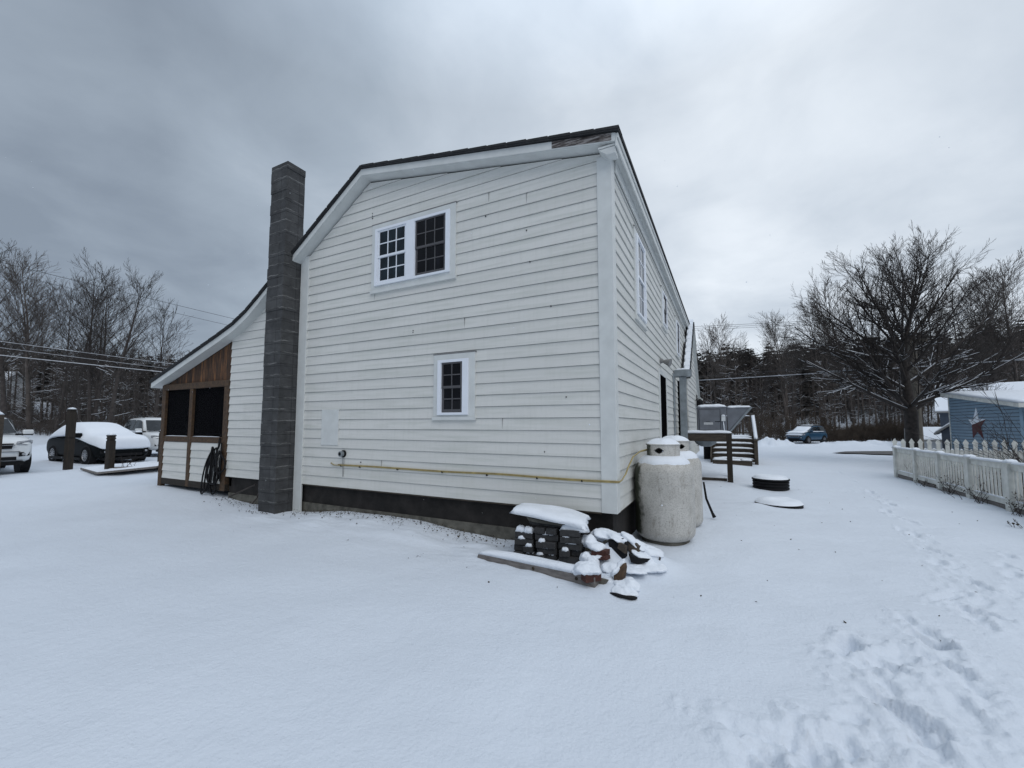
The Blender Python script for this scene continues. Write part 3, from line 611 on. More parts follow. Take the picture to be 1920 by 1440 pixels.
slope(mb, GYR, GY1+.25, -3.9, -.94, -.05, .058); mb.build('roof_snow', 'snow_cap', house)
mb = MB(); mb.box(GXF-.02, GXF+.03, 17.2, 18.2, .75, 2.7); wd = mb.build('door', 'dark_opening', house)
mb = MB(); mb.box(GXF+.002, GXF+.04, 17.08, 17.195, .75, 2.8); mb.box(GXF+.002, GXF+.04, 18.205, 18.3, .75, 2.8); mb.build('door_casing', 'trim_white', wd)
mb = MB(); p = Vector((GXF+.02, 16.95, 2.45)); mb.tube([p, p+Vector((.1, 0, .05)), p+Vector((.16, 0, 0))], .015, 6); mb.lathe([(.05, -.2), (.09, -.18), (.10, -.03), (.06, .02), (.01, .05)], 8, p+Vector((.16, 0, 0))); mb.build('wall_lantern', 'black_plastic', house)
# galvanised gutter box and downpipe at the inner corner
mb = MB(); pts = []; gy = 11.78
for k in range(13):
    t = -math.pi/2+math.pi*k/12; pts.append((-.86+.10*math.cos(t), gy+.16*math.sin(t)))
prof = [(XW+.02, gy-.16)]+pts+[(XW+.02, gy+.16)]
mb.prism([(x, y, 2.80) for x, y in prof], (0, 0, .17)); gut = mb.build('gutter', 'galv', house, bevel=.008)
mb = MB(); mb.pad((XW+.05, gy-.14, 2.972), (.36, 0, 0), (0, .28, 0), .05, seed=8); mb.build('snow_cover', 'snow_cap', gut, smooth=True)
mb = MB(); mb.box(-1.06, -.90, gy-.10, gy+.10, hz(-1, gy)-.1, 2.799); mb.build('downpipe', 'galv', house, bevel=.01)
mb = MB(); mb.tube([(-1.165, 11.35, 2.86), (-1.165, 11.35, .4)], .022, 8); mb.build('conduit', 'galv', house)
mb = MB(); mb.box(XW, XW+.04, 12.55, 12.95, .5, 2.78); mb.build('door', 'dark_opening', house)['label'] = 'narrow dark opening behind the downpipe'

# ------------------------------------------------------------------ gas cylinders beside the corner
def tank(label, c, R=.385, zb=None, hh=1.16, rot=0):
    zb = hz(c[0], c[1])-.02 if zb is None else zb
    t = thing('gas_cylinder', label, 'gas cylinder', (c[0], c[1], zb), 'gas cylinders at the house corner')
    prof = []
    for k in range(9): a = math.pi/2*k/8; prof.append((R*(.62+.38*math.sin(a)) if k else R*.55, .01+.13*(1-math.cos(a))))
    top = hh; n = 10
    for zz in (.45, .8): prof.append((R, zz))
    for k in range(n+1): a = math.pi/2*k/n; prof.append((R*(.38+.62*math.cos(a)), top-.26+.20*math.sin(a)))
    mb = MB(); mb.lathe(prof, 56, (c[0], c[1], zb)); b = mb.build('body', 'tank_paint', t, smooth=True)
    mb = MB(); mb.lathe([(R+.004, .76), (R+.004, .775)], 56, (c[0], c[1], zb)); mb.build('weld_seam', 'tank_paint', b)
    mb = MB(); mb.lathe([(R*.80, -.06), (R*.80, .02)], 40, (c[0], c[1], zb)); mb.build('foot_ring', 'concrete_low', t)
    # collar: a ring with a cut-out facing the yard
    k = 84; rc = .215; vs = []; fs = []; z0, z1 = top-.075, top+.115; hole = rad(-97)+rot
    mb = MB()
    for j in range(k):
        a0, a1 = 2*math.pi*j/k, 2*math.pi*(j+1)/k; am = (a0+a1)/2
        d = abs((am-hole+math.pi) % (2*math.pi)-math.pi); w = .30
        segs = [(z0, z1)]
        if d < w: g = .042*(1-d/w)**.7; m = (z0+z1)/2+.015; segs = [(z0, m-g), (m+g, z1)]
        for (s0, s1) in segs:
            P = [(c[0]+r*math.cos(a), c[1]+r*math.sin(a)) for r in (rc, rc-.006) for a in (a0, a1)]
            mb.add([(P[0][0], P[0][1], zb+s0), (P[1][0], P[1][1], zb+s0), (P[3][0], P[3][1], zb+s0), (P[2][0], P[2][1], zb+s0),
                    (P[0][0], P[0][1], zb+s1), (P[1][0], P[1][1], zb+s1), (P[3][0], P[3][1], zb+s1), (P[2][0], P[2][1], zb+s1)],
                   [(0, 3, 2, 1), (4, 5, 6, 7), (0, 1, 5, 4), (2, 3, 7, 6)])
    rim = [(c[0]+(rc+.004)*math.cos(2*math.pi*j/k), c[1]+(rc+.004)*math.sin(2*math.pi*j/k), zb+z1) for j in range(k+1)]; mb.tube(rim, .009, 6, cap=False)
    mb.build('collar', 'tank_paint', t, smooth=False)
    mb = MB(); mb.lathe([(.04, top-.08), (.04, top+.02), (.02, top+.03), (.02, top+.08), (.05, top+.085), (.05, top+.1)], 14, (c[0], c[1], zb)); mb.build('valve', 'chrome', t)
    # snow: on the shoulder and on the collar lid
    mb = MB(); vs = []; fs = []; K = 56; rings = 9
    for i in range(rings+1):
        for j in range(K):
            a = 2*math.pi*j/K; nz = mnoise.noise(Vector((math.cos(a)*2.2+c[0]*5, math.sin(a)*2.2, i*.13))); nf = mnoise.noise(Vector((math.cos(a)*9, math.sin(a)*9+c[1], 1)))
            th = math.pi/2*(1-i/rings)*1.0; s = i/rings*(1.0+.10*nz+.10*nf*(i/rings)**2); th = math.pi/2*(1-.60*s)
            rr_ = R*(.38+.62*math.cos(th)); z_ = top-.26+.20*math.sin(th); dep = .030*(1-(i/rings)**3)-.003*(i == rings)
            vs.append((c[0]+(rr_+dep*.55)*math.cos(a), c[1]+(rr_+dep*.55)*math.sin(a), zb+z_+dep))
    for i in range(rings): fs += [(i*K+j, i*K+(j+1) % K, (i+1)*K+(j+1) % K, (i+1)*K+j) for j in range(K)]
    mb.add(vs, fs); vs = []; fs = []
    for i in range(8):
        q = i/7
        for j in range(K):
            a = 2*math.pi*j/K; nz = mnoise.noise(Vector((math.cos(a)*1.7*q+c[0], math.sin(a)*1.7*q, 6)))
            vs.append((c[0]+(rc+.008)*q*math.cos(a)*(1+.02*nz), c[1]+(rc+.008)*q*math.sin(a), zb+z1+.005+(.075+.02*nz)*(1-q**3.2)))
    for i in range(7): fs += [(i*K+j, i*K+(j+1) % K, (i+1)*K+(j+1) % K, (i+1)*K+j) for j in range(K)]
    mb.add(vs, fs); mb.build('snow_cover', 'snow_cap', t, smooth=True)
    return t
T1 = (-.790, 6.15); T2 = (-.745, 7.12)
tank('weathered grey gas cylinder nearest the house corner, snow on its collar', T1, zb=.005)
tank('second weathered gas cylinder, half hidden behind the nearer one', T2, zb=-.02, hh=1.20, rot=.7)
mb = MB(); mb.tube([(-.36, 7.55, .62), (-.33, 7.6, .35), (-.25, 7.65, .12), (-.22, 7.62, .06)], [.014, .018, .02, .03], 8); tag(mb.build('hose', 'black_plastic', smooth=True), 'short black hose hanging down behind the second gas cylinder', 'hose')
# yellow gas tubing
g = thing('gas_tube', 'yellow gas tubing clipped low along the front clapboards to the cylinder', 'gas pipe', (-6, W-.03, .87))
P = [(-6.05, W-.002, .905), (-6.03, W-.03, .895), (-5.95, W-.035, .868)]
for k in range(26): x = -5.85+(XW+.02+5.85)*k/25; P.append((x, W-.034-.006*mnoise.noise(Vector((x*1.3, 1, 2))), .868+.012*mnoise.noise(Vector((x*.9, 5, 2)))))
P2 = [(XW+.04, W+.0, .865), (XW+.05, W+.12, .88), (XW+.055, W+.30, .93), (XW+.06, W+.42, 1.0), (XW+.10, W+.56, 1.13), (XW+.16, W+.72, 1.19), (T1[0]-.2, T1[1]-.10, 1.20)]
mb = MB(); mb.tube(P+P2, .0085, 8); mb.tube([(x, y-.004, z+.015) for x, y, z in P[3:]]+[(x+.010, y, z+.012) for x, y, z in P2], .0065, 8); mb.build('tube', 'gas_yellow', g, smooth=True)
for x in (-5.78, -5.35, -4.55, -3.7, -2.95, -2.2, -1.6):
    mb = MB(); mb.box(x-.008, x+.008, W-.048, W-.005, .850, .872); mb.build('clip', 'black_plastic', g)

# garden hose hanging in loops by the porch
mb = MB(); rr = random.Random(11); hx = -9.33; rr_l = [rr.uniform(.3, 1.3) for _ in range(20)]
for k in range(9):
    w = rr.uniform(.05, .15); b = rr.uniform(.12, .66); ox = rr.choice((-.18, .16))+rr.uniform(-.07, .07); top = 1.02+rr.uniform(-.04, .08); yy = W-.06-rr.uniform(0, .07); pts = []
    for j in range(25):
        a = 2*math.pi*j/24; s = math.sin(a); cc = math.cos(a)
        zz = (top+b)/2+(top-b)/2*cc; lean = (-.20 if k % 3 else .06)*rr_l[k]*(top-zz)/(top-.2)
        pts.append((hx+ox*.6+w*s*(1.0-.62*cc)+lean+.02*math.sin(3*a+k), yy+.015*s, zz))
    mb.tube(pts, .0155, 7, cap=False)
mb.tube([(hx+.02, W-.05, 1.28), (hx+.03, W-.07, 1.1), (hx-.02, W-.08, 1.02)], .02, 7); mb.tube([(hx+.1, W-.06, 1.18), (hx+.14, W-.08, .8), (hx+.12, W-.07, .4)], .013, 7)
tag(mb.build('garden_hose', 'black_plastic', smooth=True), 'black garden hose hung in loops beside the screened porch', 'hose')
mb = MB(); mb.tube([(-7.95, 4.95, .42), (-8.3, 4.9, .28), (-8.55, 4.82, .17)], .016, 6); mb.tube([(-7.72, 4.9, .4), (-7.75, 4.86, .2), (-7.8, 4.8, .1)], .012, 6)
tag(mb.build('broken_branch', 'bark_mid'), 'dark stick leaning under the clapboards left of the chimney', 'stick')

# ------------------------------------------------------------------ equipment platform, cabinet with intake hood
YP = 12.08
pl = thing('equipment_platform', 'dark timber platform with snowy top beside the long wall', 'platform', (-.4, YP+.7, 0))
a = onY(1283, 811, YP); b = onY(1372, 811, YP); zt = a.z; xr = b.x; xl = max(a.x, -1.05); YQ = YP+1.45
mb = MB(); mb.box(xl, xr, YP, YQ, zt-.045, zt-.004); mb.build('deck', 'wet_wood', pl)
mb = MB(); mb.box(xl, xr, YP-.02, YP+.03, zt-.22, zt-.046); mb.box(xr-.05, xr, YP+.031, YQ, zt-.22, zt-.046); mb.box(-.93, xr-.051, YQ-.04, YQ, zt-.22, zt-.046); mb.build('rim_beam', 'wet_wood', pl, bevel=.004)
for (x, y) in ((xr-.13, YP-.025), (xr-.13, YQ-.12)):
    mb = MB(); mb.box(x, x+.125, y, y+.115, hz(x, y)-.1, zt-.03 if y < YP else zt-.222); mb.build('leg', 'post_wood', pl, bevel=.006)
mb = MB(); mb.box(-.9, xr-.14, YP+.2, YP+.27, hz(-.4, YP)-.05, hz(-.4, YP)+.06); mb.build('ground_rail', 'wet_wood', pl)
mb = MB(); mb.pad((xl-.01, YP-.03, zt-.003), (xr-xl+.02, 0, 0), (0, 1.45, 0), .055, n=22, m=14, seed=4, p=8, jit=.03, drop=.012); mb.build('snow_cover', 'snow_cap', pl, smooth=True)
cabn = thing('equipment_cabinet', 'grey sheet metal cabinet with sloped intake hood on the timber platform', 'cabinet', (-.4, YP+.9, zt))
YC = YP+.40
c0 = onY(1308, 800, YC); c1_ = onY(1363, 800, YC); ct = onY(1330, 763, YC).z
mb = MB(); mb.box(c0.x, c1_.x, YC, YC+.8, zt+.01, ct); cb = mb.build('body', 'cabinet_grey', cabn, bevel=.012)
wdt = c1_.x-c0.x
mb = MB(); mb.box(c0.x+.05, c1_.x-.16, YC-.014, YC-.001, zt+.06, ct-.07); dr = mb.build('door', 'cabinet_grey', cabn, bevel=.006)
mb = MB(); ring(mb, 0, 1, 0, 1, .1, .1, .1, .1, 0, 1); 
mb = MB(); x0, x1, z0, z1 = c0.x+.042, c1_.x-.152, zt+.052, ct-.062
for (p, q_) in (((x0, z0), (x1, z0)), ((x1, z0), (x1, z1)), ((x1, z1), (x0, z1)), ((x0, z1), (x0, z0))): mb.tube([(p[0], YC-.004, p[1]), (q_[0], YC-.004, q_[1])], .006, 4)
mb.build('door_gasket', 'black_plastic', cabn)
mb = MB(); mb.box(c0.x+.16, c0.x+.38, YC-.018, YC-.015, zt+.21, zt+.27); mb.build('label_plate', 'label_paper', dr)
mb = MB(); mb.box(c0.x+.21, c0.x+.31, YC-.018, YC-.015, zt+.29, zt+.297); mb.box(c1_.x-.28, c1_.x-.15, YC-.03, YC-.015, zt+.285, zt+.30); mb.build('handle', 'black_plastic', dr)
mb = MB(); mb.box(c1_.x-.125, c1_.x-.03, YC-.06, YC-.001, zt+.30, zt+.44); db = mb.build('switch_box', 'box_white', cabn, bevel=.008)
mb = MB(); mb.pad((c1_.x-.13, YC-.065, zt+.441), (.105, 0, 0), (0, .065, 0), .03, n=5, m=4, seed=2); mb.tube([(c1_.x-.08, YC-.03, zt+.3), (c1_.x-.06, YC-.03, zt+.01)], .012, 6); mb.build('snow_cover', 'snow_cap', cabn, smooth=True)
mb = MB(); mb.pad((c0.x-.02, YC-.02, ct), (wdt+.04, 0, 0), (0, .84, 0), .075, n=12, m=8, seed=6, p=5, drop=.01); mb.build('snow_cover', 'snow_cap', cabn, smooth=True)
tip = onY(1407, 767, YC); hb = onY(1366, 802, YC)
mb = MB(); mb.prism([(c1_.x+.002, YC+.06, ct-.02), (tip.x, YC+.06, ct-.02), (c1_.x+.03, YC+.06, zt+.02)], (0, .7, 0)); mb.build('intake_hood', 'cabinet_grey', cabn, bevel=.006)
dv = Vector((c1_.x+.03-tip.x, 0, zt+.02-(ct-.02))); nv = Vector((dv.z, 0, -dv.x)).normalized()*-1
mb = MB(); e = .035; A = Vector((tip.x, 0, ct-.02))
mb.prism([(tip.x, YC+.02, ct-.01), (tip.x+.05, YC+.02, ct-.035), (c1_.x+.07, YC+.02, zt-.01), (c1_.x+.03, YC+.02, zt+.005)], (0, .78, 0)); mb.build('hood_flange', 'galv', cabn)
mb = MB(); mb.pad((c1_.x+.0, YC+.03, ct-.02), (tip.x-c1_.x+.04, 0, 0), (0, .75, 0), .05, n=10, m=8, seed=9, p=6, drop=.008); mb.build('snow_cover', 'snow_cap', cabn, smooth=True)
mb = MB(); mb.lathe([(.0, -.16), (.12, -.15), (.24, -.08), (.29, .0), (.29, .02)], 20, (-.52, YP+.55, zt-.23)); tag(mb.build('wash_basin', 'galv', smooth=True), 'grey basin hanging under the timber platform', 'basin')

# ------------------------------------------------------------------ stairs and landing behind the platform
st = thing('wooden_stairs', 'dark wooden steps with snowy treads leading up to a railed landing', 'stairs', (.4, 17.5, 0))
YS = 18.3; gS = hz(.5, YS); rightX = onY(1421, 862, YS).x; leftX = -.55
ntr = 5; rise = .185; run = .29
for k in range(ntr):
    z = gS+rise*(k+1)-.06; y = YS+run*k
    mb = MB(); mb.box(leftX, rightX-.06, y, y+.30, z, z+.04); tr = mb.build('tread', 'wet_wood', st, bevel=.004)
    mb = MB(); mb.pad((leftX+.02, y-.0, z+.041), (rightX-leftX-.10, 0, 0), (0, .29, 0), .06, n=16, m=4, seed=20+k, p=4, drop=.008); mb.build('snow_cover', 'snow_cap', tr, smooth=True)
    if k: mb = MB(); mb.box(leftX, rightX-.06, y+.02, y+.035, z-rise+.045, z-.002); mb.build('riser', 'wet_wood', st)
for x in (leftX-.05, rightX-.055):
    mb = MB(); zt2 = gS+rise*ntr; mb.prism([(x, YS-.05, gS-.1), (x, YS-.05, gS+.22), (x, YS+run*ntr, zt2+.12), (x, YS+run*ntr, zt2-.25), (x, YS+.4, gS-.1)], (.045, 0, 0)); mb.build('stringer', 'wet_wood', st)
zl = gS+rise*ntr+.03; YL = YS+run*ntr
mb = MB(); mb.box(-.9, rightX, YL, YL+2.2, zl-.16, zl); mb.build('landing', 'wet_wood', st)
mb = MB(); mb.box(-.9, rightX, YL+.01, YL+.05, gS-.1, zl-.17); mb.build('skirt', 'black_plastic', st)
mb = MB(); mb.box(rightX-.10, rightX+.02, YS-.02, YS+.10, gS-.1, gS+.93); mb.build('post', 'wet_wood', st, bevel=.006)
mb = MB(); mb.box(rightX-.10, rightX+.02, YL, YL+.12, gS-.1, zl+.98); mb.build('post', 'wet_wood', st, bevel=.006)
mb = MB(); mb.prism([(rightX-.10, YS-.06, gS+.93), (rightX-.10, YL+.05, zl+.93), (rightX-.10, YL+.05, zl+.86), (rightX-.10, YS-.06, gS+.86)], (.13, 0, 0)); hr = mb.build('handrail', 'wet_wood', st)
mb = MB(); d = Vector((0, YL-YS+.1, zl-gS)); mb.pad((rightX-.10, YS-.06, gS+.934), (.13, 0, 0), tuple(d), .05, n=4, m=14, seed=31, p=5, jit=.05); mb.build('snow_cover', 'snow_cap', hr, smooth=True)
mb = MB(); yb = YL+2.1; mb.box(-.9, rightX, yb, yb+.06, zl+.84, zl+.91); mb.box(-.9, rightX, yb, yb+.05, zl+.12, zl+.18)
for k in range(14): x = -.85+k*(rightX+.8)/13.5; mb.box(x, x+.045, yb+.005, yb+.045, zl+.181, zl+.839)
mb.build('railing', 'wet_wood', st)
mb = MB(); mb.pad((-.9, yb-.01, zl+.912), (rightX+.9, 0, 0), (0, .08, 0), .05, n=20, m=4, seed=33, p=5); mb.pad((-.85, YL+.02, zl+.002), (rightX+.8, 0, 0), (0, 2.0, 0), .07, n=12, m=8, seed=34, p=7); mb.build('snow_cover', 'snow_cap', st, smooth=True)
rr = random.Random(4)
for k, (px, py, w, hh, lab) in enumerate([(1400, 868, .36, .16, 'dark crate with flat snow top at the foot of the steps, beside the stair post'), (1378, 868, .42, .13, 'low dark crate at the foot of the steps behind the platform leg'), (1350, 862, .5, .12, 'dark crate seen under the platform, snow along its top')]):
    g = onZ(px, py, .12); y = YS-.55; x = g.x*(y/g.y)
    t = thing('crate', lab, 'crate', (x, y, hz(x, y)))
    z = hz(x, y); mb = MB(); mb.box(x-w/2, x+w/2, y, y+.3, z-.05, z+hh); mb.box(x-w/2-.01, x+w/2+.01, y-.012, y-.001, z+hh-.04, z+hh+.002); mb.build('box', 'wet_wood', t, bevel=.005)
    mb = MB(); mb.pad((x-w/2-.01, y-.01, z+hh+.003), (w+.02, 0, 0), (0, .31, 0), .05, n=8, m=4, seed=40+k, p=4); mb.build('snow_cover', 'snow_cap', t, smooth=True)

# ------------------------------------------------------------------ black drain riser and lid in the yard
g = onZ(1446.5, 924, .0); z = hz(g.x, g.y+.3); R0 = .375; c = (g.x+.02, g.y+.37, z)
dr_ = thing('drain_riser', 'black ribbed plastic drain riser with a snowy lid standing in the yard', 'drain pipe', c)
prof = [(R0-.02, -.1), (R0-.02, .0)]
for k in range(3): b = .005+k*.068; prof += [(R0-.02, b), (R0, b+.012), (R0, b+.046), (R0-.02, b+.058)]
mb = MB(); mb.lathe(prof, 40, c); mb.build('ribbed_pipe', 'black_plastic', dr_)
mb = MB(); mb.lathe([(R0-.01, .212), (R0+.012, .214), (R0+.012, .245), (R0-.02, .252)], 40, c); mb.build('lid', 'black_plastic', dr_)
def disc_snow(c, R, h, seed, name, parent):
    K, Rn = 40, 9; vs = []; fs = []
    for i in range(Rn):
        q = i/(Rn-1)
        for j in range(K):
            a = 2*math.pi*j/K; n = mnoise.noise(Vector((math.cos(a)*1.5*q+seed, math.sin(a)*1.5*q, seed)))
            vs.append((c[0]+R*q*math.cos(a)*(1+.03*n), c[1]+R*q*math.sin(a)*(1+.03*n), c[2]+h*(1+.5*n)*(1-q**5)**.6))
    for i in range(Rn-1): fs += [(i*K+j, i*K+(j+1) % K, (i+1)*K+(j+1) % K, (i+1)*K+j) for j in range(K)]
    mb = MB(); mb.add(vs, fs); return mb.build(name, 'snow_cap', parent, smooth=True)
disc_snow((c[0], c[1], z+.25), R0-.005, .07, 3, 'snow_cover', dr_)
g = onZ(1462, 950, .0); z = hz(g.x, g.y+.2); c = (g.x, g.y+.20, z+.0)
ld = thing('drain_cover', 'round black cover lying nearly buried in snow in front of the drain riser', 'drain cover', c)
mb = MB(); mb.lathe([(.36, -.05), (.40, -.02), (.40, .038), (.36, .045)], 40, c); mb.build('cover', 'black_plastic', ld)
disc_snow((c[0], c[1]+.01, z+.038), .405, .075, 5, 'snow_cover', ld)

# ------------------------------------------------------------------ paver stacks, slab, timber and rubbish
pa = Vector((.99, .13, 0)).normalized(); pb = Vector((-.13, .99, 0)).normalized(); P0 = Vector((-2.235, 4.40, 0)); zg = .03
CH = .073
colname = ['left', 'middle', 'right']; ordn = ['bottom course', 'second course', 'third course', 'fourth course', 'fifth course']
pavers = 0; rr = random.Random(21)
def paver(label, c, hx, hy, ang, snow):
    global pavers
    ca, sa = math.cos(ang), math.sin(ang); ax = pa*ca+pb*sa; ay = -pa*sa+pb*ca
    t = thing('paver', label, 'paver', c, 'pavers stacked by the house corner')
    mb = MB(); mb.obox(c, ax*hx, ay*hy, (0, 0, CH/2-.0028)); mb.build('block', 'paver', t, bevel=.006)
    if snow:
        u0, u1, h = snow
        o = Vector(c)-ay*hy-ax*hx+ax*(2*hx*u0)+Vector((0, 0, CH/2))
        mb = MB(); mb.pad(o, ax*(2*hx*(u1-u0)), ay*min(2*hy, .10), h, n=8, m=6, seed=pavers*1.3, p=2.6, jit=.25, drop=.012); mb.build('snow_cover', 'snow_cap', t, smooth=True)
    pavers += 1
for s in range(3):
    n = 4 if s == 0 else 5; base = P0+pa*(.005+s*.268)+pb*(.0 if s == 0 else -.02 if s == 1 else .0)
    for k in range(n):
        z = zg+CH*(k+.5); typ = (k+s) % 2; top = k == n-1
        if s == 0: typ = 1 if k in (0, 1, 3) else 0
        j = lambda a: rr.uniform(-a, a)*3.2
        if typ == 0:     # one long face to the front, another behind
            c = base+pa*.125+pb*(.06+j(.008)); paver(f'dark grey paver laid lengthwise in the {ordn[k]} of the {colname[s]} stack', (c.x, c.y, z), .122+j(.004), .06, j(.04), (rr.uniform(.05, .5), rr.uniform(.55, .95), .035) if rr.random() < .8 and not (k == n-1) else None)
            c = base+pa*.125+pb*.19; paver(f'dark grey paver behind, {ordn[k]} of the {colname[s]} stack', (c.x, c.y, z), .122, .06, j(.02), None)
        else:            # two ends to the front
            for e, nm in ((0, 'left'), (1, 'right')):
                c = base+pa*(.062+e*.126)+pb*(.125+j(.012))-(pb*.03 if (top and s == 1 and e) else pb*0)
                sn = (.0, 1.0, .06) if (s == 0 and top) else ((.2, .9, .03) if rr.random() < .5 else None)
                paver(f'dark grey paver end on, {nm} one in the {ordn[k]} of the {colname[s]} stack', (c.x, c.y, z), .058, .125, j(.05), sn)
zt_ = zg+CH*5
sl = thing('stone_slab', 'flat dark slab under a thick snow cap lying on top of the paver stacks', 'slab', P0+pa*.4+Vector((0, 0, zt_)))
ax = (pa*.99+Vector((0, 0, -.12))).normalized(); o = P0+pa*.01+pb*-.0+Vector((0, 0, zt_+.115))
def blob_slab(mb, o, ex, ey, th, n=22, seed=0):
    ex, ey = Vector(ex), Vector(ey); nz = ex.cross(ey).normalized()*th; c = Vector(o)+ex*.5+ey*.5; top = []
    for j in range(n):
        a = 2*math.pi*j/n; q = 1/max(abs(math.cos(a)), abs(math.sin(a)))**.75; q *= 1+.12*mnoise.noise(Vector((math.cos(a)*2+seed, math.sin(a)*2, 1)))
        top.append(c+ex*.5*math.cos(a)*q*.92+ey*.5*math.sin(a)*q*.92)
    mb.prism(top, nz)
mb = MB(); blob_slab(mb, o, ax*.80, pb*.46, .035, seed=2); mb.build('slab', 'black_plastic', sl)
mb = MB(); mb.pad(o+Vector((0, 0, .034))-pb*.03-ax*.03, ax*.86, pb*.52, .075, n=24, m=12, seed=12, p=3.2, jit=.22, drop=.022); mb.build('snow_cover', 'snow_cap', sl, smooth=True)
s2 = thing('stone_slab', 'grey slab wedged under the snow capped slab, bare along its front edge', 'slab', P0+pa*.35+Vector((0, 0, zt_)))
mb = MB(); blob_slab(mb, P0+pa*.10+pb*.02+Vector((0, 0, zt_+.055)), (pa+Vector((0, 0, -.07)))*.56, pb*.4, .045, seed=7); mb.build('slab', 'concrete_low', s2)
mb = MB(); blob_slab(mb, P0+pa*.12+pb*.04+Vector((0, 0, zt_+.004)), (pa)*.62, pb*.36, .045, seed=17); tag(mb.build('stone_slab', 'paver'), 'lowest dark slab lying directly on the middle and right paver stacks', 'slab')
mb = MB(); mb.pad(P0+pa*.56+pb*.0+Vector((0, 0, zt_+.0)), pa*.30, pb*.2, .085, n=12, m=8, seed=15, p=2.4, jit=.4, drop=.03)
o_ = mb.build('snow_clump', 'snow_cap', smooth=True); tag(o_, 'torn snow clump at the right end of the paver stacks', 'snow clump')
# landscape timber
tA, tB = Vector((-2.60, 4.20, .02)), Vector((-1.155, 3.985, .005)); ta = (tB-tA).normalized(); tb = Vector((-ta.y, ta.x, 0)).normalized()
tm = thing('landscape_timber', 'grey landscape timber lying on the snow in front of the pavers', 'timber', (tA+tB)/2)
mb = MB(); hb_ = .105
mb.add([tA, tB, tB+tb*.14, tA+tb*.14, tA+ta*.03+Vector((0, 0, .06)), tB+Vector((0, 0, hb_)), tB+tb*.14+Vector((0, 0, hb_)), tA+tb*.14+Vector((0, 0, .06))],
       [(0, 3, 2, 1), (4, 5, 6, 7), (0, 1, 5, 4), (1, 2, 6, 5), (2, 3, 7, 6), (3, 0, 4, 7)]); mb.build('beam', 'timber_grey', tm, bevel=.008)
mb = MB(); o = tA+ta*.02+Vector((0, 0, .062)); mb.pad(o+tb*.0, (tB-tA)*.985+Vector((0, 0, .042)), tb*.15, .05, n=26, m=6, seed=44, p=2.8, jit=.08, drop=.004); mb.build('snow_cover', 'snow_cap', tm, smooth=True)
for (x, z) in ((.53, .05), (.87, .055)):
    mb = MB(Matrix.Translation(tA+(tB-tA)*x+Vector((0, 0, z))-tb*.004) @ Matrix.Rotation(math.atan2(ta.y, ta.x), 4, 'Z') @ Matrix.Rotation(rad(90), 4, 'X')); mb.lathe([(.017, 0), (.012, .004)], 10); mb.build('knot', 'dead_leaf', tm)
def shape(mb, pts, Y, dy, lean=0.0, mi=None):          # flat piece standing at depth Y, thickness dy, outline given by sight lines
    P = [onY(px, py, Y) for px, py in pts]; zm = min(p.z for p in P); P = [p+Vector((0, lean*(p.z-zm), 0)) for p in P]; mb.prism(P, (0.02, dy, .0), mi)
def lump(mb, px, py, Y, rx, rz, ry=None, seed=0, tilt=0.0):    # noisy snow lump, radii in metres
    c = onY(px, py, Y); ry = ry or rx; K, Rn = 20, 12; vs = []; fs = []
    for i in range(Rn+1):
        th = math.pi*i/Rn
        for j in range(K):
            a = 2*math.pi*j/K; d = Vector((math.sin(th)*math.cos(a), math.sin(th)*math.sin(a), math.cos(th))); k = 1.08+.38*mnoise.noise(d*1.2+Vector((seed*3.1, seed, 2)))+.16*mnoise.noise(d*3.1+Vector((seed, 4, seed)))
            v = Vector((d.x*rx*k, d.y*ry*k, d.z*rz*k*(1 if d.z > 0 else .7))); v.z += tilt*v.x; vs.append(c+v)
    for i in range(Rn): fs += [(i*K+j, (i+1)*K+j, (i+1)*K+(j+1) % K, i*K+(j+1) % K) for j in range(K)]
    mb.add(vs, fs)
def rubbish(name, label, cat, group=None): return thing(name, label, cat, (-1.1, 4.4, .05), group)
def snow_part(t, lumps):
    mb = MB()
    for k, l in enumerate(lumps): lump(mb, *l[:5], **dict(seed=l[0]*.37+k, **(l[5] if len(l) > 5 else {})))
    o = mb.build('snow_cover', 'snow_cap', t, smooth=True)
    m = o.modifiers.new('Remesh', 'REMESH'); m.mode = 'VOXEL'; m.voxel_size = .011; m.use_smooth_shade = True
    m = o.modifiers.new('Smooth', 'SMOOTH'); m.factor = .5; m.iterations = 7
    x = bpy.data.textures.get('snow_lumps') or bpy.data.textures.new('snow_lumps', 'CLOUDS'); x.noise_scale = .05
    m = o.modifiers.new('Displace', 'DISPLACE'); m.texture = x; m.strength = .022; m.mid_level = .55; m.texture_coords = 'GLOBAL'
t = rubbish('red_brick', 'red brick set on the right end of the grey timber', 'brick', 'red bricks in the rubbish heap')
mb = MB(); cB = onY(1108, 1077, 4.02); mb.X = Matrix.Translation(cB) @ Matrix.Rotation(.85, 4, 'Z'); mb.box(-.085, .085, -.05, .045, -.055, .02); mb.build('block', 'red_brick', t, bevel=.004)
snow_part(t, [(1102, 1068, 4.05, .125, .058), (1086, 1072, 4.07, .07, .035), (1113, 1070, 4.08, .05, .035)])
t = rubbish('red_brick', 'red brick with thick snow between the paver stack and the dark boards', 'brick', 'red bricks in the rubbish heap')
mb = MB(); shape(mb, [(1108, 1033), (1136, 1033), (1136, 1043), (1108, 1044)], 4.50, .10); mb.build('block', 'red_brick', t, bevel=.004)
snow_part(t, [(1119, 1026, 4.58, .10, .045), (1105, 1016, 4.66, .10, .07)])
t = rubbish('red_brick', 'half buried red brick just under the upper snowy brick', 'brick', 'red bricks in the rubbish heap')
mb = MB(); shape(mb, [(1117, 1045), (1137, 1043), (1138, 1051), (1120, 1050)], 4.47, .08); mb.build('block', 'red_brick', t, bevel=.004)
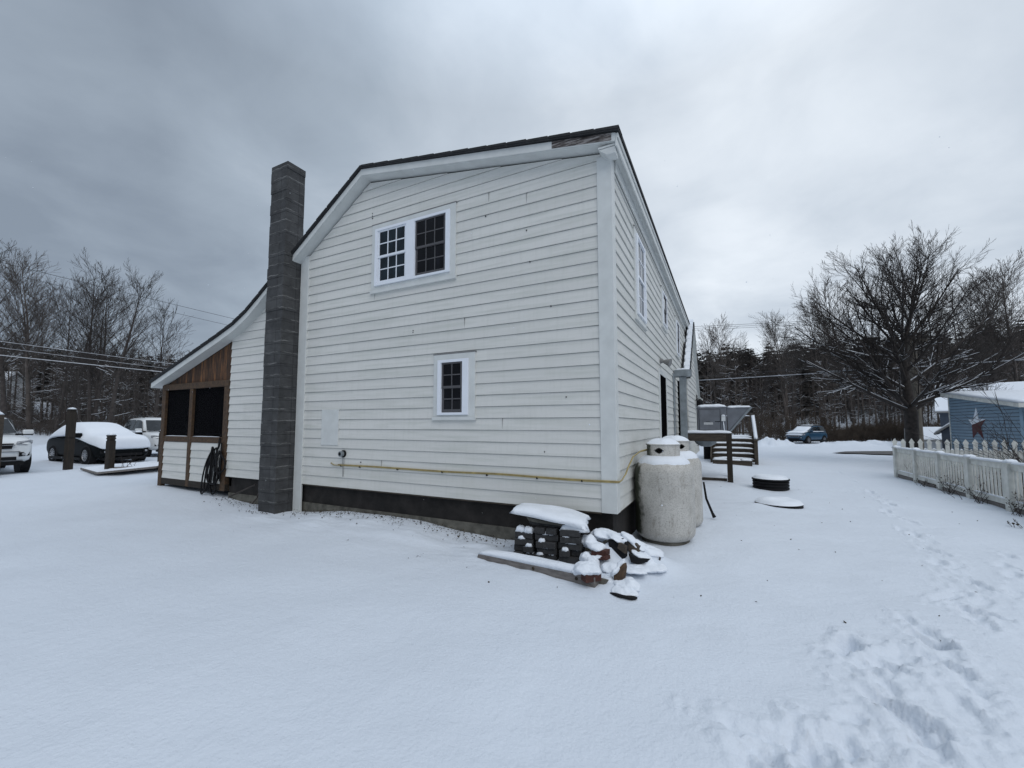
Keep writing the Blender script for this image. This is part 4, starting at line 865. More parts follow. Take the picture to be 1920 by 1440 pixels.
snow_part(t, [(1124, 1044, 4.50, .045, .018), (1112, 1056, 4.45, .08, .06), (1098, 1046, 4.47, .06, .06)])
t = rubbish('broken_board', 'dark broken board pointing down out of the snow heap', 'board')
mb = MB(); shape(mb, [(1137, 1014), (1163, 1012), (1172, 1022), (1171, 1044), (1156, 1059), (1144, 1042)], 4.62, .02, .25); mb.build('board', 'black_plastic', t)
mb = MB(); shape(mb, [(1160, 1018), (1172, 1024), (1171, 1038), (1157, 1028)], 4.60, .012, .2); mb.build('splinter', 'wet_wood', t)
snow_part(t, [(1137, 1003, 4.80, .13, .055, dict(tilt=-.15)), (1157, 1008, 4.74, .10, .042, dict(tilt=-.3)), (1122, 1006, 4.86, .10, .07), (1168, 1014, 4.70, .04, .022)])
t = rubbish('rotten_log', 'short mossy slab of wood leaning right of the broken board', 'log')
mb = MB(); shape(mb, [(1171, 1012), (1183, 1013), (1196, 1026), (1198, 1034), (1193, 1041), (1184, 1041), (1177, 1032)], 4.70, .06, .3); mb.build('log', 'wet_wood', t, bevel=.008)
snow_part(t, [(1180, 1010, 4.78, .085, .04, dict(tilt=-.5)), (1197, 1022, 4.82, .09, .04, dict(tilt=-.5))])
t = rubbish('roof_tile', 'black curved tile sticking from the snow below the mossy wood', 'tile')
mb = MB(); shape(mb, [(1177, 1039), (1193, 1047), (1215, 1049), (1209, 1055), (1196, 1058), (1183, 1055)], 4.60, .02, .3); mb.build('tile', 'black_plastic', t)
snow_part(t, [(1203, 1043, 4.72, .10, .035, dict(tilt=-.4)), (1190, 1068, 4.52, .13, .03), (1218, 1063, 4.70, .16, .04)])
t = rubbish('rotten_log', 'log at the right end of the heap with its brown cut end showing', 'log')
p = onY(1229, 1043, 4.86); mb = MB(); mb.tube([p+Vector((-.30, .12, .12)), p+Vector((-.15, .05, .05)), p], [.045, .048, .05], 12); mb.build('log', 'porch_wood', t)
p = onY(1233, 1052, 4.84); mb = MB(); mb.tube([p+Vector((-.12, .05, -.03)), p+Vector((.02, -.02, .0)), p+Vector((.03, -.03, .05))], .012, 6); mb.build('twig', 'bark_mid', t)
snow_part(t, [(1222, 1034, 4.92, .13, .045, dict(tilt=-.25)), (1204, 1027, 4.96, .10, .05, dict(tilt=-.3))])
t = rubbish('wooden_stake', 'split wooden stake standing out of the snow at the front of the heap', 'stake')
mb = MB(); shape(mb, [(1148, 1078), (1156, 1070), (1166, 1060), (1168, 1068), (1165, 1100), (1163, 1111), (1153, 1110), (1150, 1095)], 4.12, .05, .25); mb.build('stake', 'porch_wood', t, bevel=.005)
snow_part(t, [(1154, 1072, 4.16, .045, .035, dict(tilt=.8)), (1164, 1060, 4.22, .035, .05, dict(tilt=.8)), (1142, 1096, 4.20, .10, .07), (1176, 1098, 4.16, .12, .06), (1146, 1066, 4.42, .10, .045)])
t = rubbish('roof_tile', 'black tile wedged behind the end of the grey timber', 'tile')
mb = MB(); shape(mb, [(1117, 1084), (1136, 1089), (1130, 1098), (1122, 1104), (1110, 1104)], 4.06, .02, .2); mb.build('tile', 'concrete_low', t)
bo = thing('plastic_edging', 'curved strip of black plastic edging at the foot of the stake', 'edging', (-.93, 3.97, .0))
mb = MB(); pts = []
for k in range(11):
    u = k/10; q = onZ(1144+50*u, 1110+8*math.sin(u*2.4)+4*u, .02); pts.append((q.x, q.y, .012+.012*math.sin(math.pi*u)))
mb.tube(pts, [.006, .012, .016, .017, .016, .015, .016, .018, .02, .018, .010], 7); mb.build('strip', 'black_plastic', bo, smooth=True)
snow_part(bo, [(1170, 1109, 4.03, .12, .03)])
# leaf litter along the foundation
V_, F_ = [], []; rr = random.Random(9)
for k in range(1640):
    x = rr.uniform(-9.2, -1.5); y = W+.03-abs(rr.gauss(0, .20))
    if k >= 1500: x, y = rr.uniform(-9, 4), rr.uniform(3.6, 12)
    if k >= 1500 and (XL-1.2 < x < XW+.4 and y > 4.2): continue
    if x < -7 and rr.random() < .35: continue
    if -7.6 < x < -7.0 and y > 4.6: y = 4.62-abs(rr.gauss(0, .05))
    z = float(hgt(np.array([x]), np.array([y]), True)[0])+.006 if k % 3 == 0 or k >= 1500 else hz(x, y)+.018
    s = rr.uniform(.004, .013); a = rr.uniform(0, 6.28); t = rr.uniform(-.6, .6); n = len(V_)
    for q in (0, 1.9, 3.3, 4.6): V_.append((x+s*math.cos(a+q), y+s*math.sin(a+q), z+s*.7*math.sin(q+t)))
    F_.append((n, n+1, n+2, n+3))
tag(np_mesh('leaf_litter', np.array(V_), np.array(F_), 'dead_leaf'), kind='stuff')

# ------------------------------------------------------------------ fences on the right
FX = 4.50
fe = thing('panel_fence', 'low white railed fence with broad posts and snow along its top rail', 'fence', (FX, 13, 0))
ys = [16.45, 15.0, 13.6, 12.2, 10.8, 9.4, 8.0]
for i, y in enumerate(ys):
    z = hz(FX, y); mb = MB(); mb.box(FX-.075, FX+.075, y-.075, y+.075, z-.1, z+.845); mb.box(FX-.09, FX+.09, y-.09, y+.09, z+.8445, z+.875); po = mb.build('post', 'picket_white', fe, bevel=.006)
    mb = MB(); mb.pad((FX-.095, y-.095, z+.876), (.19, 0, 0), (0, .19, 0), .05, n=6, m=6, seed=i, p=3, drop=.006); mb.build('snow_cover', 'snow_cap', po, smooth=True)
for i in range(len(ys)-1):
    y1, y0 = ys[i]-.076, ys[i+1]+.076; z = (hz(FX, y0)+hz(FX, y1))/2
    mb = MB(); mb.box(FX-.025, FX+.025, y0, y1, z+.74, z+.84); mb.box(FX-.025, FX+.025, y0, y1, z+.10, z+.20); mb.box(FX-.05, FX+.05, y0, y1, z+.841, z+.862)
    n = 10
    for k in range(n): yy = y0+(y1-y0)*(k+.5)/n; mb.box(FX-.008, FX+.008, yy-.029, yy+.029, z+.201, z+.739)
    pn = mb.build('panel', 'picket_white', fe)
    mb = MB(); mb.pad((FX-.06, y0, z+.863), (.12, 0, 0), (0, y1-y0, 0), .035, n=4, m=20, seed=i+3, p=4, jit=.05, drop=.008); mb.pad((FX-.03, y0, z+.201), (.06, 0, 0), (0, y1-y0, 0), .02, n=3, m=18, seed=i+13, p=3, jit=.1); mb.build('snow_cover', 'snow_cap', pn, smooth=True)
    mb = MB(); mb.box(FX-.02, FX+.02, y0, y1, z-.1, z+.085); mb.build('base_board', 'timber_grey', pn)
S = []; rr = random.Random(61)
for k in range(900):
    y = rr.uniform(8.2, 16.3); x = FX+rr.uniform(.10, .8); z = hz(x, y)-.03; h = rr.uniform(.2, .75); a = rr.uniform(0, 6.28); b = Vector((x, y, z)); m = b+Vector((math.cos(a)*.1, math.sin(a)*.15, h*.6)); q = m+Vector((rr.uniform(-.12, .12), rr.uniform(-.25, .25), h*.4)); S += [(*b, *m, .005, .004), (*m, *q, .004, .002)]
    for c in range(3): u = m+Vector((rr.uniform(-.12, .12), rr.uniform(-.2, .2), rr.uniform(-.15, .25))); S.append((*m, *u, .004, .002))
FENCE_BRUSH = S
# picket fence running away to the right
pf = thing('picket_fence', 'tall white pointed picket fence in front of the blue shed', 'fence', (6.5, 16.7, 0))
FY = 16.75; mb = MB(); x = FX+.05; k = 0
mb2 = MB()
while x < 9.6:
    z = hz(x, FY); tall = k % 2 == 0; h = 1.13 if tall else 1.0; w = .045 if tall else .038
    j = rnd.uniform(-.012, .012)
    if tall: prof = [(-w, z), (w, z), (w, z+h-.15), (w+.02, z+h-.11), (0, z+h+j), (-w-.02, z+h-.11), (-w, z+h-.15)]
    else: prof = [(-w, z), (w, z), (w, z+h-.2), (w*.6, z+h-.17+j), (-w*.6, z+h-.17+j), (-w, z+h-.2)]
    mb.prism([(x+a, FY-.012, b) for a, b in prof], (0, .022, 0)); x += .098; k += 1
    if not tall: mb.cur = 1; mb.pad((x-.098-.03, FY-.02, z+h-.172), (.06, 0, 0), (0, .04, 0), .025, n=3, m=3, seed=k); mb.cur = 0
mb.build('pickets', ['picket_white', 'snow_cap'], pf)
mb = MB(); mb.box(FX, 9.6, FY+.011, FY+.05, .72, .80); mb.box(FX, 9.6, FY+.011, FY+.05, .2, .28); mb.build('rail', 'picket_white', pf)
# dead weeds and brambles at the fence
def weed(label, x, y, n, h, spread, seed, fine=.0035, leaf=True, name='dead_weed', grp='dead weeds along the white fence'):
    r = random.Random(seed); z = hz(x, y); t = thing(name, label, 'weed' if 'weed' in name else 'shrub', (x, y, z), grp); mb = MB()
    lf = MB()
    for k in range(n):
        a = r.uniform(0, 6.28); L = h*r.uniform(.45, 1); p = Vector((x+r.uniform(-.08, .08), y+r.uniform(-.15, .15), z-.02)); d = Vector((math.cos(a)*spread, math.sin(a)*spread, 1)).normalized(); pts = [p.copy()]
        for i in range(6):
            d = (d+Vector((r.uniform(-.25, .25), r.uniform(-.25, .25), r.uniform(-.22, .1)))).normalized(); p = p+d*L/6; pts.append(p.copy())
            if i > 1:
                for q in range(2):
                    e = (d+Vector((r.uniform(-1, 1), r.uniform(-1, 1), r.uniform(-.2, .6)))).normalized(); s = L*r.uniform(.1, .3)
                    mb.tube([p, p+e*s*.6, p+e*s+Vector((0, 0, -.02))], [fine*.8, fine*.6, fine*.3], 3, cap=False)
                    if leaf and r.random() < .5:
                        c = p+e*s*.8; u = Vector((r.uniform(-1, 1), r.uniform(-1, 1), r.uniform(-1, 1))).normalized()*.03; v = u.orthogonal().normalized()*.015
                        lf.add([c, c+u*.5+v, c+u, c+u*.5-v], [(0, 1, 2, 3)])
        mb.tube(pts, [fine*1.6*(1-i/8) for i in range(7)], 4, cap=False)
    mb.build('stem', 'bark_mid', t)
    if lf.v: lf.build('leaves', 'dead_leaf', t)
for (y, n, h, sd, lab) in [(14.3, 9, .35, 1, 'small dead weed under the second fence panel'), (12.9, 12, .55, 2, 'leafy dead weed against the third fence panel'), (11.6, 12, .6, 3, 'tall tangled dead weed against the fourth fence panel'), (10.4, 9, .55, 4, 'dead bramble against the nearest fence panel')]:
    weed(lab, FX-.12, y, n, h, .55, sd)
weed('single bent dry stem sticking from the snow before the fourth fence post', FX-.22, 12.0, 2, .5, .5, 9, .004, False)
weed('tiny dry seed head poking from the snow near the fence', *list(onZ(1902, 985, .0))[:2], 4, .12, .5, 12, .003)
weed('wild dead bush tangled over the picket fence before the shed', 7.0, 16.35, 46, 1.25, .75, 14, .005)
weed('second dead bush right of the first over the picket fence', 7.9, 16.2, 40, 1.3, .8, 15, .005)
for (px, py, sd, lab) in [(780, 1040, 31, 'small tuft of dry grass poking from the snow before the long wall'), (1660, 830, 0, '')]:
    if lab: g = onZ(px, py, .05); weed(lab, g.x, g.y, 9, .10, .7, sd, .0016, False, grp=None)

# ------------------------------------------------------------------ blue shed and star
SX = 7.36; S0, S1 = 15.9, 21.1
if True:
    sh = thing('blue_shed', 'blue clapboard shed with white trim and a snowy sloping roof', 'shed', (SX+1.5, 18.9, 0))
    def sz(y): return 2.06+.125*(y-17.0)
    mb = MB(); z = -.1; S0 = 17.0
    while z < 2.8:
        mb.prism([(SX+.06, S0, z), (SX-.026, S0, z), (SX-.004, S0, z+.105), (SX+.06, S0, z+.105)], (0, S1-S0, 0)); mb.prism([(SX+.05, S0+.01, z+.085), (SX-.0085, S0+.01, z+.085), (SX-.0055, S0+.01, z+.1045), (SX+.05, S0+.01, z+.1045)], (0, S1-S0-.02, 0), 1); z += .105
    n = Vector((0, -.125, 1)).normalized(); mb.build('wall', ['shed_blue', 'dark_blue_wall'], sh, cut=[(Vector((0, 17.0, 2.06-.02)), n)])
    mb = MB(); mb.prism([(SX+.07, S0, -.1), (SX+3.2, S0, -.1), (SX+3.2, S0, sz(S0)-.03), (SX+.07, S0, sz(S0)-.03)], (0, .08, 0)); mb.prism([(SX+.061, S1-.08, -.1), (SX+3.2, S1-.08, -.1), (SX+3.2, S1-.08, sz(S1)-.06), (SX+.061, S1-.08, sz(S1)-.06)], (0, .08, 0)); mb.box(SX+3.12, SX+3.2, S0+.09, S1-.09, -.1, 2.0); mb.build('wall', 'shed_blue', sh)
    mb = MB(); mb.box(SX-.03, SX+.06, S1+.001, S1+.06, -.1, sz(S1)-.02); mb.build('corner_trim', 'picket_white', sh)
    mb = MB(); ya, yb = S0-.25, S1+.35
    mb.prism([(SX-.12, ya, sz(ya)), (SX-.12, yb, sz(yb)), (SX-.12, yb, sz(yb)+.12), (SX-.12, ya, sz(ya)+.12)], (3.5, 0, 0)); rf = mb.build('roof', 'picket_white', sh)
    mb = MB(); mb.pad((SX-.14, ya, sz(ya)+.122), (3.5, 0, 0), (0, yb-ya, sz(yb)-sz(ya)), .07, n=14, m=20, seed=77, p=14, jit=.01); mb.build('snow_cover', 'snow_cap', rf, smooth=True)
    sy, sz0 = 19.25, 1.545; star = thing('wall_star', 'dark red metal barn star partly caked with snow on the blue shed', 'star', (SX-.02, sy, sz0))
    out = []; 
    for k in range(10): a = rad(90+36*k); r = .57 if k % 2 == 0 else .235; out.append(Vector((SX-.022, sy-r*math.cos(a), sz0+r*math.sin(a))))
    apex = Vector((SX-.15, sy, sz0)); mb = MB(); ms = MB()
    for k in range(10):
        tri = [out[k], out[(k+1) % 10], apex]; c = (tri[0]+tri[1]+tri[2])/3
        mb.add(tri, [(0, 1, 2)], 1 if k in (0, 9, 1, 8) else 0)
    mb.build('star', ['star_red', 'snow_cap'], star)
# bare shrub at the right edge, in front of the shed
weed('bare many stemmed shrub in front of the shed wall by the picket fence', 6.75, 15.0, 46, 2.6, .55, 18, .006, False, 'bare_shrub', None)

# ------------------------------------------------------------------ vehicles
def vehicle(name, label, loc, head, L, Wd, Ht, body, belt=1.02, clear=.28, wr=.35, hood=.98, snow=0.0, roofx=(.1, -1.65), wsx=1.15, axles=(1.38, -1.33), suv=True):
    z0 = loc[2]; t = thing(name, label, 'car', loc)
    X = Matrix.Translation(loc) @ Matrix.Rotation(head, 4, 'Z'); w = Wd/2; f, r = L/2, -L/2
    def loft(mb, secs, close=True):
        n = len(secs[0]); vs = [p for s in secs for p in s]; fs = []
        for i in range(len(secs)-1): fs += [(i*n+j, i*n+(j+1) % n, (i+1)*n+(j+1) % n, (i+1)*n+j) for j in range(n)]
        if close: fs += [tuple(range(n-1, -1, -1)), tuple((len(secs)-1)*n+j for j in range(n))]
        mb.add(vs, fs)
    def low(x, zl, zb, ww, cr=.03):
        h = [(ww*.80, zl), (ww*.97, zl+.06), (ww, zl+.40*(zb-zl)), (ww*.985, zb-.14), (ww*.94, zb-.03), (ww*.75, zb+cr*.6), (ww*.35, zb+cr)]
        return [(x, y, z) for y, z in h]+[(x, -y, z) for y, z in reversed(h)]
    ST = [(r, clear+.22, belt-.16, w*.84), (r+.06, clear+.1, belt-.05, w*.92), (r+.35, clear, belt, w*.98), (-.6, clear-.04, belt, w), (.5, clear-.04, belt, w), (wsx, clear-.04, belt, w), (f-.62, clear-.02, hood, w*.985), (f-.25, clear, hood-.07, w*.93), (f-.07, clear+.05, hood-.17, w*.84), (f, clear+.14, hood-.28, w*.76)]
    mb = MB(X); loft(mb, [low(*s) for s in ST])
    def cab(x, zt, wb, wt, z0_=belt-.05):
        h = [(wb, z0_), (wb*.985, z0_+.10*(zt-z0_)), (wt+.02, zt-.10*(zt-z0_)-.02), (wt*.90, zt-.01), (wt*.45, zt+.018)]
        return [(x, y, z) for y, z in h]+[(x, -y, z) for y, z in reversed(h)]
    rb = r+.12 if suv else r+.25
    CS = [(rb, belt+.02, w*.86, w*.80), (rb+.10 if suv else rb+.35, Ht-.14, w*.90, w*.66), (roofx[1], Ht-.03, w*.93, w*.71), ((roofx[0]+roofx[1])/2, Ht, w*.935, w*.73), (roofx[0], Ht-.035, w*.93, w*.72), (roofx[0]+.25, Ht-.16, w*.92, w*.73), (wsx, belt+.02, w*.88, w*.82)]
    loft(mb, [cab(*s) for s in CS]); b = mb.build('body', body, t, smooth=True, bevel=0, sub=1)
    # glass
    def sidept(x, tt, s):
        for A, B in zip(CS, CS[1:]):
            if A[0] <= x <= B[0]:
                k = (x-A[0])/(B[0]-A[0]); zt = A[1]+(B[1]-A[1])*k; wb = A[2]+(B[2]-A[2])*k; wt = A[3]+(B[3]-A[3])*k; break
        zb_ = belt-.0; return (x, s*(wb+(wt-wb)*tt+.012), zb_+(zt-zb_)*tt)
    if True:
        for s in (1, -1):
            for (xa, xb) in (((roofx[1]+.1, -.42), (-.34, roofx[0]+.18)) if snow == 0 else ((-.9, -.42), (-.34, roofx[0]))):
                mb = MB(X); n = 6; vs = []
                for k in range(n+1):
                    x = xa+(xb-xa)*k/n; vs += [sidept(x, .10, s), sidept(x, .84, s)]
                if xb > 0: vs += [sidept(wsx-.28, .12, s), sidept(wsx-.28, .25, s)]; n += 1
                mb.add(vs, [(2*k, 2*k+2, 2*k+3, 2*k+1) for k in range(n)]); mb.build('side_window', 'car_glass', t)
        mb = MB(X); xa, xb = roofx[0]+.22, wsx-.06; za = Ht-.155; zb_ = belt+.05; ya, yb_ = w*.66, w*.78
        vs = []
        for k in range(5):
            q = -1+2*k/4; bow = .05*(1-q*q); vs += [(xb+bow+.02, q*yb_, zb_+.025), (xa+bow+.03, q*ya, za+.015)]
        mb.add(vs, [(2*k, 2*k+2, 2*k+3, 2*k+1) for k in range(4)]); mb.build('windscreen', 'car_glass', t)
    # wheels
    for ax in axles:
        for s in (1, -1):
            Xw = X @ Matrix.Translation((ax, s*(w-.10), wr-.01)) @ Matrix.Rotation(rad(-90*s), 4, 'X')
            mb = MB(Xw); mb.lathe([(wr+.055, -.12), (wr+.055, .085), (wr-.02, .088)], 28); mb.build('wheel_arch', 'black_plastic', t)
            mb = MB(Xw); mb.lathe([(wr*.62, -.10), (wr-.03, -.10), (wr, -.07), (wr, .07), (wr-.03, .108), (wr*.64, .11), (wr*.62, .075)], 32); wh = mb.build('wheel', 'rubber', t, smooth=False)
            mb = MB(Xw); mb.lathe([(wr*.64, .07), (wr*.64, .105), (wr*.57, .108), (wr*.54, .085), (wr*.54, .075)], 28)
            for k in range(10):
                a = 2*math.pi*k/10; c, s_ = math.cos(a), math.sin(a); mb.obox((c*wr*.32, s_*wr*.32, .09), (c*wr*.26, s_*wr*.26, 0), (-s_*.018, c*.018, 0), (0, 0, .012))
            mb.lathe([(wr*.14, .08), (wr*.12, .107)], 14); mb.build('rim', 'rim_alloy', wh)
    # face
    for s in (1, -1):
        mb = MB(X); hz0 = hood-.20
        mb.prism([(f-.33, s*w*.90, hz0+.07), (f-.33, s*w*.90, hz0-.03), (f-.06, s*w*.745, hz0-.06), (f-.01, s*w*.52, hz0-.02), (f-.06, s*w*.55, hz0+.05), (f-.16, s*w*.80, hz0+.075)], (.035, s*.03, .012)); mb.build('headlight', 'lamp_lens', t)
        mb = MB(X); c = Vector((wsx-.18, s*(w+.06), belt+.10)); mb.obox(c, (.07, 0, 0), (0, .12, 0), (0, 0, .075)); mr = mb.build('mirror', body if snow == 0 else 'car_dark', t, bevel=.03)
        mb = MB(X); mb.obox(c+Vector((0, 0, -.085)), (.06, 0, 0), (0, .10, 0), (0, 0, .018)); mb.obox(c+Vector((0, -s*.15, -.075)), (.035, 0, 0), (0, .12, 0), (0, 0, .028)); mb.build('mirror_base', 'black_plastic', mr)
        mb = MB(X); mb.prism([(f-.14, s*w*.84, clear+.33), (f-.03, s*w*.60, clear+.33), (f-.03, s*w*.60, clear+.20), (f-.12, s*w*.84, clear+.22)], (.05, 0, 0)); fl = mb.build('fog_lamp', 'black_plastic', t)
        mb = MB(X); mb.lathe([(.045, 0), (.04, .015)], 12, (0, 0, 0)); mb.X = X @ Matrix.Translation((f-.02, s*w*.70, clear+.27)) @ Matrix.Rotation(rad(90), 4, 'Y'); mb.v = []; mb.f = []; mb.mi = []; mb.lathe([(.045, 0), (.04, .04)], 12); mb.build('lens', 'lamp_lens', fl)
    mb = MB(X); mb.prism([(f-.02, -w*.48, hood-.20), (f-.02, w*.48, hood-.20), (f-.0, w*.44, hood-.36), (f-.0, -w*.44, hood-.36)], (.025, 0, 0)); gr = mb.build('grille', 'black_plastic', t)
    mb = MB(X); mb.box(f+.012, f+.04, -w*.50, w*.50, hood-.265, hood-.235); mb.box(f-.05, f+.022, -w*.62, w*.62, clear+.345, clear+.365); mb.build('grille_bar', 'chrome' if body != 'car_dark' else 'galv', gr)
    mb = MB(X); mb.box(f-.10, f+.022, -w*.55, w*.55, clear+.10, clear+.20); mb.box(f-.3, f-.02, -w*.72, w*.72, clear-.05, clear+.05); mb.build('lower_grille', 'black_plastic', t)
    mb = MB(X)
    for s in (1, -1): mb.box(-1.6, 1.0, s*(w-.02)-.03, s*(w-.02)+.03, clear-.06, clear+.04)
    mb.build('sill', 'black_plastic', t)
    if suv:
        mb = MB(X)
        for s in (1, -1): mb.tube([(roofx[0]-.0, s*w*.66, Ht-.02), (roofx[0]-.15, s*w*.66, Ht+.04), (roofx[1]+.3, s*w*.66, Ht+.05), (roofx[1]+.1, s*w*.66, Ht-.01)], .018, 6)
        mb.build('roof_rail', 'black_plastic', t)
    for s in (1, -1):
        for x in (-.25, .62):
            mb = MB(X); mb.box(x-.10, x+.10, s*(w*.985)-.014, s*(w*.985)+.014, belt-.17, belt-.14); mb.build('door_handle', body, t)
    if snow:
        mb = MB(X); S = snow; rows = []
        def srow(x, zc, zs, wt, wb):        # crown height, skirt height, top and bottom half widths
            n = mnoise.noise(Vector((x*1.7, 3, loc[1]))); zs += .06*n
            h = [(wb+.015, zs), (wb+.045, zs+.05), (wb+.03, zs+.35*(zc-zs)), (wt+.05, zs+.80*(zc-zs)), (wt*.86, zc-.015), (wt*.4, zc+.02*n+.012)]
            return [(x, y, z) for y, z in h]+[(x, -y, z) for y, z in reversed(h)]
        for (x, zc, zs, wt, wb) in [(rb-.08, belt+.02, belt-.2, w*.70, w*.86), (rb+.08, belt+.24, belt-.10, w*.74, w*.9), (CS[1][0]+.05, CS[1][1]+S, belt-.02, w*.66, w*.93), (roofx[1], Ht-.02+S, belt+.02, w*.70, w*.95), ((roofx[0]+roofx[1])/2, Ht+S, belt+.03, w*.72, w*.96), (roofx[0], Ht-.02+S, belt+.05, w*.71, w*.955), (roofx[0]+.3, Ht-.16+S, belt-.04, w*.72, w*.95),
                                    ((roofx[0]+wsx)/2+.2, belt+.28+S, belt-.12, w*.75, w*.96), (wsx+.05, belt+.07+S, belt-.16, w*.80, w*.975), (wsx+.45, hood+.05+S, belt-.22, w*.84, w*.97), (f-.5, hood+.04+S, hood-.26, w*.84, w*.96), (f-.2, hood+.0+S, hood-.34, w*.80, w*.92), (f+.0, hood-.06+S, hood-.44, w*.72, w*.82), (f+.09, hood-.16+S, hood-.42, w*.64, w*.74)]:
            rows.append(srow(x, zc, zs, wt, wb))
        loft(mb, rows); mb.build('snow_cover', 'snow_cap', t, smooth=True, sub=2)
        mb = MB(X)
        for s in (1, -1): mb.pad((wsx-.27, s*(w+.06)-.12, belt+.175), (.16, 0, 0), (0, .24, 0), .06, n=6, m=6, seed=s)
        mb.build('snow_cover', 'snow_cap', t, smooth=True)
    return t, X
g1 = Vector((-23.05, 7.75, hz(-22.7, 7.3)))
vehicle('parked_car', 'dark hatchback almost wholly covered in snow behind the wooden posts', g1, rad(3), 4.35, 1.80, 1.52, 'car_dark', belt=1.0, clear=.2, wr=.34, hood=.99, snow=.09, roofx=(.05, -1.15), wsx=1.02, axles=(1.33, -1.30), suv=False)
vehicle('parked_car', 'white off road car cleared of snow, its front showing past the leftmost post', (-21.42, 4.15, hz(-21, 4.2)), rad(-3), 4.8, 1.93, 1.83, 'car_white', belt=1.16, clear=.34, wr=.39, hood=1.14, roofx=(.2, -1.8), wsx=1.05, axles=(1.40, -1.38))
t3, X3 = vehicle('parked_car', 'white tall car parked behind the snow covered hatchback', (-25.6, 10.85, hz(-24, 10.5)), rad(-6), 4.9, 1.95, 1.86, 'car_white', belt=1.14, clear=.30, wr=.39, hood=1.12, roofx=(.2, -1.85), wsx=1.12, axles=(1.45, -1.42))
bp = atD(1511, 796, 38); zb_ = 1.55-33.5/787*36.3
t4, X4 = vehicle('parked_car', 'blue car dusted with snow, parked at the edge of the brown brush', (bp.x, bp.y, hz(bp.x, bp.y)), rad(233), 3.8, 1.70, 1.58, 'car_blue', belt=1.0, clear=.26, wr=.34, hood=.98, roofx=(.05, -1.6), wsx=1.05, axles=(1.2, -1.2))
mb = MB(X4)
mb.pad((-1.6, -.55, 1.60), (1.75, 0, 0), (0, 1.1, 0), .05, n=10, m=8, p=5, seed=3); mb.pad((.22, -.66, 1.50), (.84, 0, -.43), (0, 1.32, 0), .06, n=8, m=8, p=8, seed=4); mb.pad((.98, -.78, 1.08), (.88, 0, -.17), (0, 1.56, 0), .08, n=8, m=8, p=6, seed=5); mb.pad((1.68, -.70, .86), (.27, 0, -.14), (0, 1.4, 0), .10, n=6, m=8, p=5, seed=6)
for s in (1, -1): mb.pad((-1.3, s*.78-.06, 1.0), (2.2, 0, 0), (0, .12, .06), .05, n=12, m=4, p=5, seed=8, jit=.2)
mb.build('snow_cover', 'snow_cap', t4, smooth=True)

# ------------------------------------------------------------------ posts and walkway on the left
def post(label, x, y, w, h, cap, groove=None, mat='post_wood', rot=.2, name='wooden_post'):
    z = hz(x, y); t = thing(name, label, 'post', (x, y, z), None); X = Matrix.Translation((x, y, z)) @ Matrix.Rotation(rot, 4, 'Z'); mb = MB(X); h2 = w/2
    if groove:
        mb.box(-h2, h2, -h2, h2, -.2, groove-.02); mb.box(-h2*.86, h2*.86, -h2*.86, h2*.86, groove-.02, groove+.02); mb.box(-h2, h2, -h2, h2, groove+.02, h)
    else: mb.box(-h2, h2, -h2, h2, -.2, h)
    mb.build('post', mat, t, bevel=.012)
    if cap:
        mb = MB(X); mb.box(-h2*.9, h2*.9, -h2*.9, h2*.9, h+.001, h+.035); mb.box(-h2*1.04, h2*1.04, -h2*1.04, h2*1.04, h+.036, h+.075); mb.build('post_cap', mat, t, bevel=.01); h += .076
    mb = MB(X); mb.pad((-h2*.98, -h2*.98, h), (w*.98, 0, 0), (0, w*.98, 0), .09 if w > .2 else .06, n=7, m=7, seed=x, p=2.4, jit=.05); mb.build('snow_cover', 'snow_cap', t, smooth=True)
g = onZ(127, 880, .06); post('tall dark wooden post with a rounded snow cap beside the snowy hatchback', g.x, g.y, .185, 1.94, True, 1.05)
g = onZ(204, 890, .07); post('shorter dark grooved wooden post between the tall post and the porch', g.x, g.y, .165, 1.05, True, .98)
post('dark wooden post half hidden behind the porch corner', -16.7, 7.25, .2, 1.15, True)
g = onZ(-2, 872, .08); post('dark reddish post cut by the edge of the view, with flat snow on top', -18.15, 3.93, .21, 1.78, False, None, 'wet_wood')
wk = thing('board_walk', 'low snow covered boardwalk with plank edges leading to the porch', 'walkway', (-14.5, 6.3, .1))
A, B, C, D, E_ = [Vector(p) for p in ((-18.2, 5.75, .19), (-16.2, 5.47, .18), (-14.5, 6.15, .37), (-13.2, 8.2, .38), (-18.0, 7.6, .23))]
mb = MB(); mb.prism([A, B, C, D, E_], (0, 0, -.035)); mb.build('deck', 'timber_grey', wk)
mb = MB()
for p, q_ in ((A, B), (B, C)): mb.prism([p+Vector((0, -.02, .0)), q_+Vector((0, -.02, .0)), q_+Vector((0, -.02, -.055)), p+Vector((0, -.02, -.055))], (0, .03, 0))
mb.build('edge_plank', 'timber_grey', wk)
mb = MB(); n = 26; vs = []; fs = []
for i in range(n+1):
    u = i/n
    fr = A+(B-A)*(u/.35) if u < .35 else B+(C-B)*((u-.35)/.65); bk = E_+(D-E_)*u
    for j in range(9):
        v = j/8; p = fr+(bk-fr)*v; hgt_ = .09*min(1, 7*v, 7*(1-v))**.5*(.8+.5*mnoise.noise(Vector((p.x*1.1, p.y*1.4, 2))))*min(1, 12*u+.3)
        vs.append((p.x, p.y, p.z+.002+hgt_))
for i in range(n): fs += [(i*9+j, (i+1)*9+j, (i+1)*9+j+1, i*9+j+1) for j in range(8)]
mb.add(vs, fs); mb.build('snow_cover', 'snow_cap', wk, smooth=True)
tbq = onZ(236, 888, .05); tbx = thing('storage_tub', 'grey concrete tub standing under the boardwalk edge right of the short post', 'tub', (tbq.x, tbq.y, .02))
